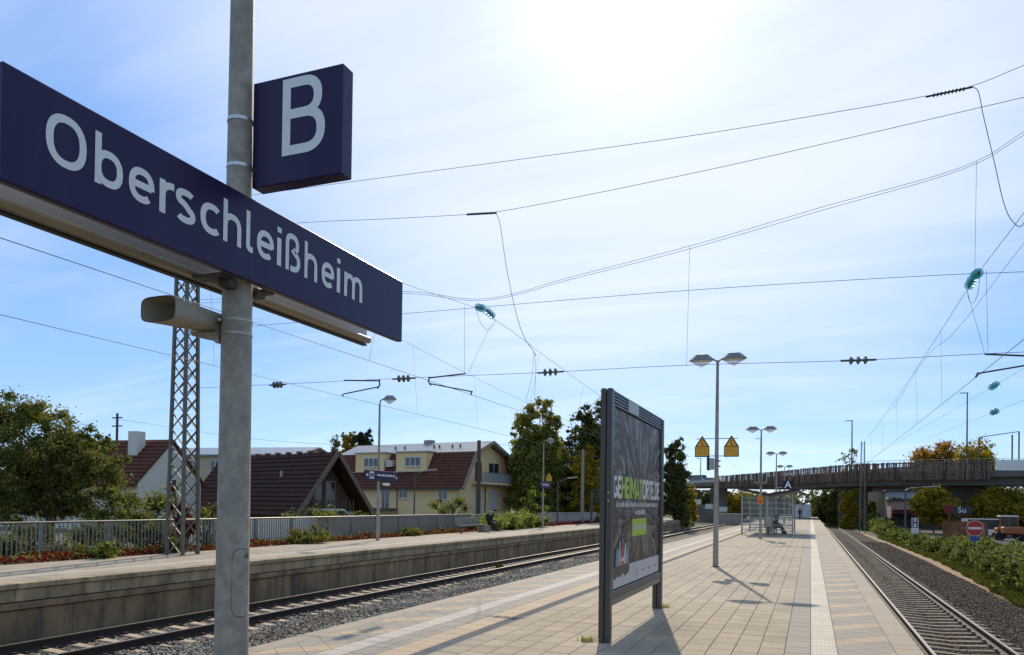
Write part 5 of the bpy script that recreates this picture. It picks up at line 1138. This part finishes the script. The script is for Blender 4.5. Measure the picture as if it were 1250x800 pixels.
for i in range(3, 9): a, c = off(i, 8.9), off(i+1, 8.9); bk.beam((a.x, a.y, 7.4), (c.x, c.y, 7.4), .1, 1.4)
bk.build('rear_screen', brc, t)
hr = MB()
for q, d in list(walk(0, 3, 2.0))+list(walk(3, 12, 2.0)):
    q2 = q+Vector((-d.y, d.x))*(.1); hr.beam((q2.x, q2.y, 6.75), (q2.x, q2.y, 8.55 if q.x > 4 else 7.9), .06)
for i in range(0, 12):
    a, c = off(i, .1), off(i+1, .1); z1_ = lambda p: 8.5 if p.x > 4 else 7.85
    for dz in (0, -.35, -.7): hr.beam((a.x, a.y, z1_(a)+dz), (c.x, c.y, z1_(c)+dz), .05)
hr.build('handrail', alu, t)
sweep('white_parapet', lambda i: [(-.42, 6.97), (-.25, 6.97), (-.25, 8.3), (-.42, 8.3)], mat('white_parapet', (.85, .85, .84), .8, 0, .1, 1.), 9, 13); sweep('grey_parapet', lambda i: [(-.42, 6.97), (-.25, 6.97), (-.25, 7.5), (-.42, 7.5)], alu, 0, 4)
def pier(px, d, w, lab=None, dep=1.4):
    p = dp(px, 620, d); q = MB().cbox((p.x-w/2, p.y, -1.6), (p.x+w/2, p.y+dep, 5.6), .1); q.build('pier', brc, t); MB().cbox((p.x-w/2-.6, p.y-.15, 4.35), (p.x+w/2+.6, p.y+dep+.15, 5.06), .1).build('pier_cap', brc, t)
pier(1180, 105, 3.3); pier(1041, 118, 4.2); pier(877, 162, 3.4); pier(846, 176, 3.0)
def tall(px, yt, d, label, armd=None):
    p = dp(px, 600, d); z1 = dp(px, yt, d).z; tt = thing('street_lamp', (p.x, p.y, 6.7), label, 'street lamp'); b = MB(); b.tube([(p.x, p.y, 6.7), (p.x, p.y, z1)], [.13, .08], 8); b.build('pole', galvd, tt, 1)
    MB().bb((p.x-1.0, p.y-.12, z1), (p.x+.1, p.y+.12, z1+.1)).build('lamp_head', galvd, tt)
tall(1180, 480, 112, 'tall bridge lamp in front of the orange trees on the right'); tall(1039.5, 514, 124, 'tall bridge lamp left of the distant lattice mast'); tall(928, 536, 156, 'slim bridge lamp above the shelter'); tall(855, 560, 178, 'slim bridge lamp above the left end of the bridge')
tt = thing('pipe_gantry', dp(1222, 575, 118), 'thin steel portal frame standing on the right end of the bridge', 'frame')
a, c = dp(1195, 534, 118), dp(1244, 527, 118); MB().beam(a, c, .12).build('beam', galvd, tt)
for q in (a, c, c-Vector((.9, 0, .4))): MB().bb((q.x-.09, q.y-.09, 6.7), (q.x+.09, q.y+.09, q.z-.07)).build('post', galvd, tt)
car('white van crossing on the left end of the bridge', (dp(852, 575, 176).x, dp(852, 575, 176).y+2, 6.76), R(-40), (.62, .63, .64), 5.2, 1.9, 2.3, True)
car('dark car crossing on the left end of the bridge', (dp(868, 575, 168).x, dp(868, 575, 168).y+2, 6.76), R(-45), (.05, .05, .06))
# ================================================================== RIGHT SIDE
t = thing('stop_sign_plate', dp(1117, 650, 60).xy.to_3d()+Vector((0, 0, -1.3)), 'white rectangular sign with black letter H beside the right track', 'sign'); p = dp(1117, 620, 60)
b = MB(); b.tube([(p.x, p.y, -1.3), (p.x, p.y, .3)], .035, 8); b.build('post', galvd, t); zH = dp(1117, 645, 60).z
MB().bb((p.x-.27, p.y-.05, zH+.06), (p.x+.27, p.y-.03, zH+.06+.78)).build('plate', black, t); MB().bb((p.x-.24, p.y-.056, zH+.09), (p.x+.24, p.y-.051, zH+.81)).build('white_field', wfr, t)
for dx in (-.13, .13): MB().bb((p.x+dx-.045, p.y-.062, zH+.14), (p.x+dx+.045, p.y-.057, zH+.76)).build('letter_stroke', black, t)
MB().bb((p.x-.085, p.y-.062, zH+.40), (p.x+.085, p.y-.057, zH+.49)).build('letter_stroke', black, t); MB().bb((p.x-.26, p.y-.05, zH-.42), (p.x+.26, p.y-.03, zH+.03)).build('lower_plate', wfr, t)
p = dp(1190, 645, 37); t = thing('no_entry_sign', (p.x, p.y, -1.3), 'round red no-entry sign with white bar rising out of the hedge', 'sign'); 
disc = lambda r, y, n=32: [(p.x+r*math.cos(2*math.pi*k/n), p.y+y, p.z+r*math.sin(2*math.pi*k/n)) for k in range(n)]
MB().loft([disc(.375, 0), disc(.375, -.012)]).build('plate', wfr, t); MB().loft([disc(.355, -.0125), disc(.355, -.016)]).build('red_disc', mat('traffic_red', (.50, .02, .025), .4, 0, .05), t)
MB().bb((p.x-.29, p.y-.022, p.z-.055), (p.x+.29, p.y-.017, p.z+.055)).build('white_bar', wfr, t); b = MB(); b.tube([(p.x, p.y+.04, -1.3), (p.x, p.y+.04, p.z+.3)], .03, 8); b.build('post', galvd, t)
MB().bb((p.x-.2, p.y-.012, p.z-.62), (p.x+.22, p.y, p.z-.40)).build('blue_plate', mat('traffic_blue', (.02, .09, .32), .4, 0, .05), t)
ORD = 'first second third fourth fifth sixth seventh eighth ninth tenth eleventh twelfth thirteenth fourteenth fifteenth sixteenth seventeenth eighteenth nineteenth twentieth twenty-first twenty-second'.split()
hl = leafmat('hedge_leaf', [(.024, .034, .009), (.07, .088, .02), (.15, .165, .042), (.24, .235, .08)], .3, 1.1)
hd = leafmat('hedge_leaf_dark', [(.02, .028, .008), (.055, .066, .016), (.115, .125, .034)], .3, 1.1)
ys = [20, 22.4, 24.8, 27.2, 29.6, 32, 34.5, 37, 39.6, 42.3, 45, 48, 51, 54.3, 58, 62, 66.5, 71, 76, 81, 86, 91]
for i, y in enumerate(ys):
    x = float(np.interp(y, [p_[1] for p_ in vp], [p_[0] for p_ in vp]))+2.05; h = 1.6+.18*math.sin(i*1.9)+(.3 if y < 44 else .12 if y < 60 else -.2)
    shrub('%s ivy bush of the hedge beside the right track, counted from the viewer' % ORD[i], (x, y, -1.36), 1.45, h, 5200 if y < 60 else 2600, hl if i % 3 else hd, .082 if y < 60 else .11, 200+i, 'hedge_bush', 'ivy hedge bushes beside the right track', 'hedge', 22)
    if y > 26 and y < 60: shrub('bush in the rear row, behind the %s ivy bush of the right hedge' % ORD[i], (x+2.2, y+1, -1.4), 1.5, h*.86, 3000, hl, .09, 300+i, 'hedge_bush', 'rear row of hedge bushes', 'hedge', 18)
# street scene below the bridge
def blockhouse(label, px, d, w, h, dep, m, roof=None, wins=3, z0=-1.42):
    p = dp(px, 620, d); t = thing('building', (p.x, p.y, z0), label, 'building'); MB().bb((p.x-w/2, p.y, z0), (p.x+w/2, p.y+dep, z0+h)).build('wall', m, t)
    MB().bb((p.x-w/2-.3, p.y-.3, z0+h+.002), (p.x+w/2+.3, p.y+dep+.3, z0+h+.25)).build('roof', roof or galvd, t)
    for k in range(wins):
        x = p.x-w/2+(k+.5)*w/wins; f = MB().bb((x-.8, p.y-.06, z0+h*.55), (x+.8, p.y-.01, z0+h*.85)).build('window', wfr, t)
        for s in (-1, 1): MB().bb((x+s*.38-.32, p.y-.075, z0+h*.55+.08), (x+s*.38+.32, p.y-.0605, z0+h*.85-.08)).build('pane', pane, f)
    return t, p
blockhouse('grey and cream flat-roofed house under the bridge left of the blue building', 1086, 135, 8.5, 6.4, 8, cwall, wins=1); tb, p = blockhouse('pale blue building under the bridge behind the H sign', 1106, 128, 5.5, 6.2, 9, mat('pale_blue', (.42, .47, .52), .9), wins=2)
ts, p = blockhouse('low pink shop building with dark red awning under the bridge', 1128, 122, 9.5, 4.6, 8, mat('pink_render', (.52, .42, .36), .9), wins=0)
MB().bb((p.x-4.7, p.y-1.6, 1.0), (p.x+4.7, p.y-.005, 1.7)).build('awning', mat('awning_red', (.16, .02, .025), .8), ts)
MB().bb((p.x-4.5, p.y-.05, -1.3), (p.x+4.5, p.y-.012, .95)).build('shop_window', pane, ts)
rh, p = blockhouse('house with dark pitched roof seen over the street', 1092, 170, 15, 7, 10, wwall, rdark, 3)
MB().prism([(-8, 5.8), (8, 5.8), (0, 10.5)], lambda x, z: (p.x+x, p.y-.5, z), lambda x, z: (p.x+x, p.y+10, z)).build('gable_roof', rdark, rh); MB().bb((p.x-6.6, p.y+1, 7.5), (p.x-5, p.y+2.4, 12)).build('chimney', mat('chimney_red', (.32, .09, .05), .8), rh)
p = dp(1159, 640, 88); t = thing('shop_sign', (p.x, p.y, -1.42), 'red shop sign board on a post left of the bridge pier', 'sign'); MB().bb((p.x-.5, p.y-.05, 1.4), (p.x+.35, p.y+.05, 2.3)).build('board', mat('sign_crimson', (.17, .012, .015), .7), t); MB().bb((p.x-.06, p.y+.06, -1.42), (p.x+.06, p.y+.16, 2.2)).build('post', galvd, t)
textmesh('Su', .9, lambda u, v, h: (p.x+1.25+u, p.y-.03-h, 1.75+v), .01, 'CENTER').build('letters', white, t)
MB().bb((p.x+.4, p.y, 1.3), (p.x+2.2, p.y+.1, 2.2)).build('letter_board', mat('dark_board', (.03, .03, .03), .6), t)
p = dp(1218, 622, 120); t = thing('fuel_canopy', (p.x, p.y, -1.42), 'blue and yellow edged station canopy behind the tractor', 'canopy')
MB().bb((p.x-7, p.y, 1.9), (p.x+8, p.y+8, 3.1)).build('fascia', mat('canopy_blue', (.03, .05, .22), .5), t); MB().bb((p.x-7.05, p.y-.06, 1.75), (p.x+8.05, p.y-.002, 2.1)).build('yellow_trim', mat('canopy_yellow', (.6, .42, .05), .5), t)
for dx in (-5, 1.5, 6.5): MB().bb((p.x+dx-.25, p.y+2, -1.42), (p.x+dx+.25, p.y+2.5, 1.9)).build('column', alu, t)
p = dp(1180, 650, 80); t = thing('site_fence', (p.x, p.y, -1.42), 'rusty brown boarded site fence around the bridge pier', 'fence'); g = random.Random(2)
for k in range(13): MB().bb((p.x-2.2+k*.32, p.y, -1.42), (p.x-2.2+k*.32+.3, p.y+.06, .55+g.uniform(-.05, .1))).build('board', mat('corten', (.22, .085, .03), .85, 0, .3, 2., .2, 30., rnd=.25), t)
# compact loader
p = dp(1231, 655, 82); o = Vector((p.x, p.y, -1.42)); t = thing('tractor', o, 'orange compact tractor with dark glazed cab beyond the hedge', 'tractor'); to = mat('tractor_orange_shaded', (.34, .10, .02), .5, 0, .12)  # orange is darkened: the bridge's shade is painted into the body colour
MB().cbox(o+Vector((-1.2, -.6, .55)), o+Vector((1.5, .6, 1.35)), .1).build('body', to, t); MB().cbox(o+Vector((-.9, -2.0, .7)), o+Vector((1.0, -.62, 1.5)), .12).build('hopper', to, t)
MB().cbox(o+Vector((-.85, -.55, 1.36)), o+Vector((.75, .55, 2.5)), .08).build('cab', carg, t); MB().cbox(o+Vector((-.95, -.65, 2.505)), o+Vector((.85, .65, 2.66)), .05).build('cab_roof', wfr, t)
for dx in (-.87, -.05, .75): MB().bb(o+Vector((dx-.04, -.59, 1.36)), o+Vector((dx+.04, -.552, 2.5))).build('cab_post', to, t)
for dx, r in ((-.9, .5), (1.1, .62)):
    for s in (-1, 1): MB().loft([[(o.x+dx+r*k*math.cos(2*math.pi*j/18), o.y+s*.62+q*s, o.z+r+r*k*math.sin(2*math.pi*j/18)) for j in range(18)] for k, q in ((.85, 0), (1, .04), (1, .26), (.8, .3))]).build('wheel', rub, t, 1)
car('white van parked behind the orange tractor', (dp(1222, 640, 90).x-1.5, dp(1222, 640, 90).y, -1.42), R(10), (.68, .68, .68), 5, 1.9, 2.2, True); car('dark blue car parked by the flat-roofed house', (dp(1085, 645, 112).x, dp(1085, 645, 112).y, -1.42), R(5), (.02, .03, .08), 4.4, 1.8, 1.9, True)
streetlamp('street lamp standing behind the H sign', dp(1105, 640, 80), -1.42, 5.2, dr, 3.4, .11)
# left of the island under the bridge: ramp wall with mural, concrete box
p = dp(868, 622, 150); t = thing('ramp_wall', (p.x, p.y, -1.4), 'grey sloping ramp wall with a red and white mural under the bridge', 'wall')
MB().prism([(-5.5, -1.4), (3.3, -1.4), (3.3, .3), (-5.5, 3.4)], lambda x, z: (p.x+x, p.y, z), lambda x, z: (p.x+x, p.y+.4, z)).build('wall', brc, t)
for x, w, m, z in ((-2.6, 1.4, wfr, 2.6), (-.4, 1.5, wfr, 1.7), (1.1, .9, mat('mural_red', (.45, .03, .04), .7), 1.6), (2.3, 1.5, wfr, 1.2)): MB().bb((p.x+x-w/2, p.y-.03, z-.4), (p.x+x+w/2, p.y-.003, z+.55)).build('mural', m, t)
p = dp(889, 634, 118); MB().cbox((p.x-1.7, p.y, -1.3), (p.x+1.7, p.y+2, .75), .06).build('equipment_cabinet', conc, label='grey concrete equipment cabinet beside the left track before the bridge', cat='cabinet')
# ================================================================== TREES
gA = leafmat('leaf_apple', [(.035, .045, .012), (.09, .10, .024), (.18, .18, .05), (.28, .25, .08)], .3, .8)
gB = leafmat('leaf_birch', [(.07, .085, .018), (.16, .175, .04), (.25, .24, .06), (.29, .21, .055)], .35, .5)
gD = leafmat('leaf_dark', [(.036, .042, .014), (.085, .092, .026), (.15, .145, .042)], .25, .7); gS = leafmat('needle', [(.014, .02, .010), (.032, .042, .018), (.06, .068, .028)], .15, .7)
gO = leafmat('leaf_autumn', [(.09, .08, .015), (.26, .16, .025), (.36, .18, .03), (.20, .17, .03)], .45, .45); gY_ = leafmat('leaf_yellowing', [(.06, .06, .010), (.20, .17, .025), (.38, .26, .035), (.15, .15, .03)], .4, .45)
def T(name, label, px, d, z0, ytop, wpx, m, n, leaf, seed, low=.25, **k):
    p = dp(px, 600, d); H_ = dp(px, ytop, d).z-z0; w = wpx*d/FPX; g = random.Random(seed); cr = []
    for q in range(13):
        f = q/12; r = w*g.uniform(.25, .36)*(1 if f < .75 else .8); z = H_*(low+(1-low)*f)-r*.75*(f > .6); sd = (-1) ** q
        cr.append((RT[0]*sd*g.uniform(.04, .26)*w, RT[1]*sd*g.uniform(.04, .26)*w+g.uniform(-.15, .15)*w, max(z, r*.6), r, r, r*1.1))
    return tree(name, label, (p.x, p.y, z0), H_, cr, m, int(n*3), leaf*1.05, seed, trunk=max(.1, H_*.018), **k)
# big apple tree at the left edge: lobes placed along its outline
p = dp(60, 640, 31); d = 31; cr = []
for px, py, r in ((-30, 520, 40), (10, 505, 34), (45, 540, 42), (62, 506, 26), (95, 560, 40), (110, 525, 20), (30, 585, 46), (75, 595, 40), (-20, 575, 44), (118, 585, 30), (140, 605, 24), (5, 620, 26), (160, 615, 20), (25, 618, 32), (62, 622, 28), (100, 618, 30), (-15, 615, 34), (128, 540, 20), (142, 565, 24)):
    q = dp(px, py, d+random.uniform(-1.5, 1.5)); r_ = r*d/FPX; cr.append((q.x-p.x, q.y-p.y, q.z+.12, r_*1.05, r_*1.05, r_*.95))
tree('fruit_tree', 'large dense fruit tree behind the fence at the left edge', (p.x, p.y, -.12), 5.3, cr, gA, 95000, .062, 5, trunk=.22)
shrub('tall loose shrub behind the fence between tree and mast', dp(178, 640, 30).xy.to_3d()+Vector((0, 0, -.12)), 1.7, 2.9, 5000, gA, .08, 81, k=16); shrub('thin tall shrub beside the lattice mast in front of the chalet', dp(250, 640, 30).xy.to_3d()+Vector((0, 0, -.12)), 1.0, 2.4, 1500, gA, .07, 82, k=12)
shrub('red creeper climbing behind the lattice mast', (MX-1.6, YM+1.6, -.1), .45, 3.6, 900, red_l, .08, 83, k=14); shrub('low dark hedge behind the fence left of the mast', (-22, 16.5, -.12), 1.6, 1.2, 4000, gD, .08, 84); shrub('dark hedge behind the fence under the fruit tree', (-22.2, 20, -.12), 1.8, 1.3, 4000, gD, .08, 85)
shrub('round green bush before the chalet gable', dp(437, 630, 46).xy.to_3d()+Vector((0, 0, -.12)), 1.4, 1.5, 2200, gD, .1, 86); shrub('loose shrub at the corner of the yellow house', dp(549, 630, 66).xy.to_3d()+Vector((0, 0, -.12)), 1.6, 3.2, 1800, gA, .12, 87); shrub('leafy bushes in front of the chalet balcony', dp(385, 630, 43).xy.to_3d()+Vector((0, 0, -.12)), 1.6, 1.9, 2600, gA, .09, 88)
T('birch_tree', 'tall loose birch tree with yellowing leaves beside the yellow house', 656, 82, -.12, 486, 66, gB, 17000, .14, 21, .12); T('birch_tree', 'lower birch crown in front of the tall birch', 650, 84, -.12, 540, 56, gB, 7000, .15, 22, .1)
p = dp(697, 600, 88); tree('spruce_tree', 'dark pointed spruce between the birch and the billboard', (p.x, p.y, -.12), 13, [(0, 0, z, r, r, .9) for z, r in ((2, 2.4), (3.8, 2.2), (5.6, 1.9), (7.4, 1.5), (9, 1.1), (10.4, .75), (11.7, .4))], gS, 12000, .14, 23, trunk=.2)
T('birch_tree', 'left side crown of the birch group beside the yellow house gable', 637, 83, -.12, 508, 40, gB, 7000, .14, 41, .15); T('birch_tree', 'right side crown of the birch group before the spruce', 674, 83, -.12, 512, 40, gB, 7000, .14, 42, .1)
T('deciduous_tree', 'tall dark green tree partly behind the billboard top', 728, 84, -.12, 486, 72, gD, 14000, .16, 24, .2); T('deciduous_tree', 'autumn coloured tree in front of the dark trees left of the billboard', 715, 80, -.12, 545, 48, gY_, 7000, .14, 25, .1); T('deciduous_tree', 'dense dark tree filling the gap right of the yellow house', 672, 92, -.12, 540, 66, gD, 9000, .18, 26, .02)
T('deciduous_tree', 'dark tree immediately right of the billboard', 824, 92, -.5, 536, 40, gD, 8000, .15, 27, .08); T('deciduous_tree', 'low autumn bushes right of the billboard', 838, 120, -1, 592, 30, gY_, 3000, .18, 28, .02); T('deciduous_tree', 'dark tree behind the billboard', 775, 95, -.3, 530, 70, gD, 9000, .18, 29, .02)
shrub('tall bright green sapling beside the far lamp post', (-19.6, 54.6, .0), .9, 4.0, 900, leafmat('leaf_bright', [(.06, .09, .015), (.13, .17, .03), (.2, .24, .06)], .45), .13, 89, k=12)
T('conifer_tree', 'dark conifer top above the yellow house roof, right one', 442, 118, -.12, 524, 22, gS, 3500, .14, 31, .72); T('conifer_tree', 'yellow green tree top above the yellow house roof, middle one', 424, 122, -.12, 526, 18, gY_, 3000, .14, 32, .74); T('conifer_tree', 'sparse tree top above the yellow house roof, left one', 409, 125, -.12, 531, 14, gB, 700, .12, 33, .78)
# beyond the bridge and along the line
for i, (px, d, yt, w, m, lb) in enumerate(((1012, 150, 598, 34, gD, 'first dark tree along the right track before the bridge opening'), (1022, 128, 600, 30, gA, 'green tree under the bridge right of the track'), (1036, 112, 597, 26, gY_, 'yellowing tree under the bridge beside the pier'), (1003, 210, 604, 26, gD, 'distant dark tree at the vanishing point right of the track'), (968, 240, 606, 30, gB, 'distant green tree behind the far shelter'), (950, 230, 600, 30, gY_, 'distant yellow green tree seen through the shelter'), (925, 215, 600, 34, gB, 'distant bush line left of the shelter'), (900, 210, 598, 40, gY_, 'distant yellowing trees under the left bridge span'), (860, 200, 600, 44, gD, 'dark distant trees under the left bridge end'), (835, 190, 598, 40, gA, 'distant green trees at the left bridge abutment'), (1064, 128, 612, 16, gA, 'small green tree left of the flat-roofed house'))):
    T('deciduous_tree', lb, px, d, -1.5, yt, w, m, 5000, .24 if d > 140 else .17, 400+i, .02, group='trees along the line')
for i, (px, d, yt, w, m, n, lb) in enumerate(((1140, 138, 539, 58, gO, 10000, 'orange autumn tree rising behind the bridge, left one'), (1190, 142, 537, 68, gY_, 10000, 'yellow green tree rising behind the bridge, right one'), (1140, 100, 597, 52, gY_, 9000, 'autumn tree in front of the shop under the bridge'), (1215, 100, 600, 62, gY_, 8000, 'yellowing tree right of the pier under the bridge'), (1250, 104, 598, 46, gD, 6000, 'dark tree at the right edge under the bridge'), (1160, 150, 590, 70, gD, 6000, 'dark tree mass behind the pier under the bridge'), (1230, 155, 590, 80, gD, 6000, 'dark tree mass behind the tractor'), (1036, 134, 545, 34, gB, 700, 'sparse bare sapling rising above the bridge screen'), (1076, 175, 590, 60, gA, 5000, 'green tree behind the flat-roofed house'))):
    T('deciduous_tree', lb, px, d, -1.5, yt, w, m, n, .19, 500+i, .5 if px == 1140 and d == 100 else .3 if n > 6500 else .05)
g = np.random.default_rng(77); n = 26000; xx = g.uniform(-420, 420, n); yy = 330+60*g.random(n)+.1*np.abs(xx); hh = 11+3.5*np.sin(xx*.06)*np.sin(xx*.021+1)
leafobj('far_wood', leaves(np.stack([xx, yy, -1.5+hh*g.random(n)], 1), np.full(n, .8), n, .95, seed=78), gD, None, label='far dark wood along the horizon', cat='wood', kind='stuff')
for i, (x, y0, y1) in enumerate(((7.2, 95, 240),)):
    g = np.random.default_rng(90); n = 14000; yy = g.uniform(y0, y1, n); xx = x+g.random(n)*2.6; zz = -1.4+(1.0+.03*(yy-y0)+.5*np.sin(yy*.3))*g.random(n)
    leafobj('trackside_scrub', leaves(np.stack([xx, yy, zz], 1), np.full(n, .25), n, .2, seed=91), hl, None, label='green scrub running along the right track towards the horizon', cat='scrub', kind='stuff')
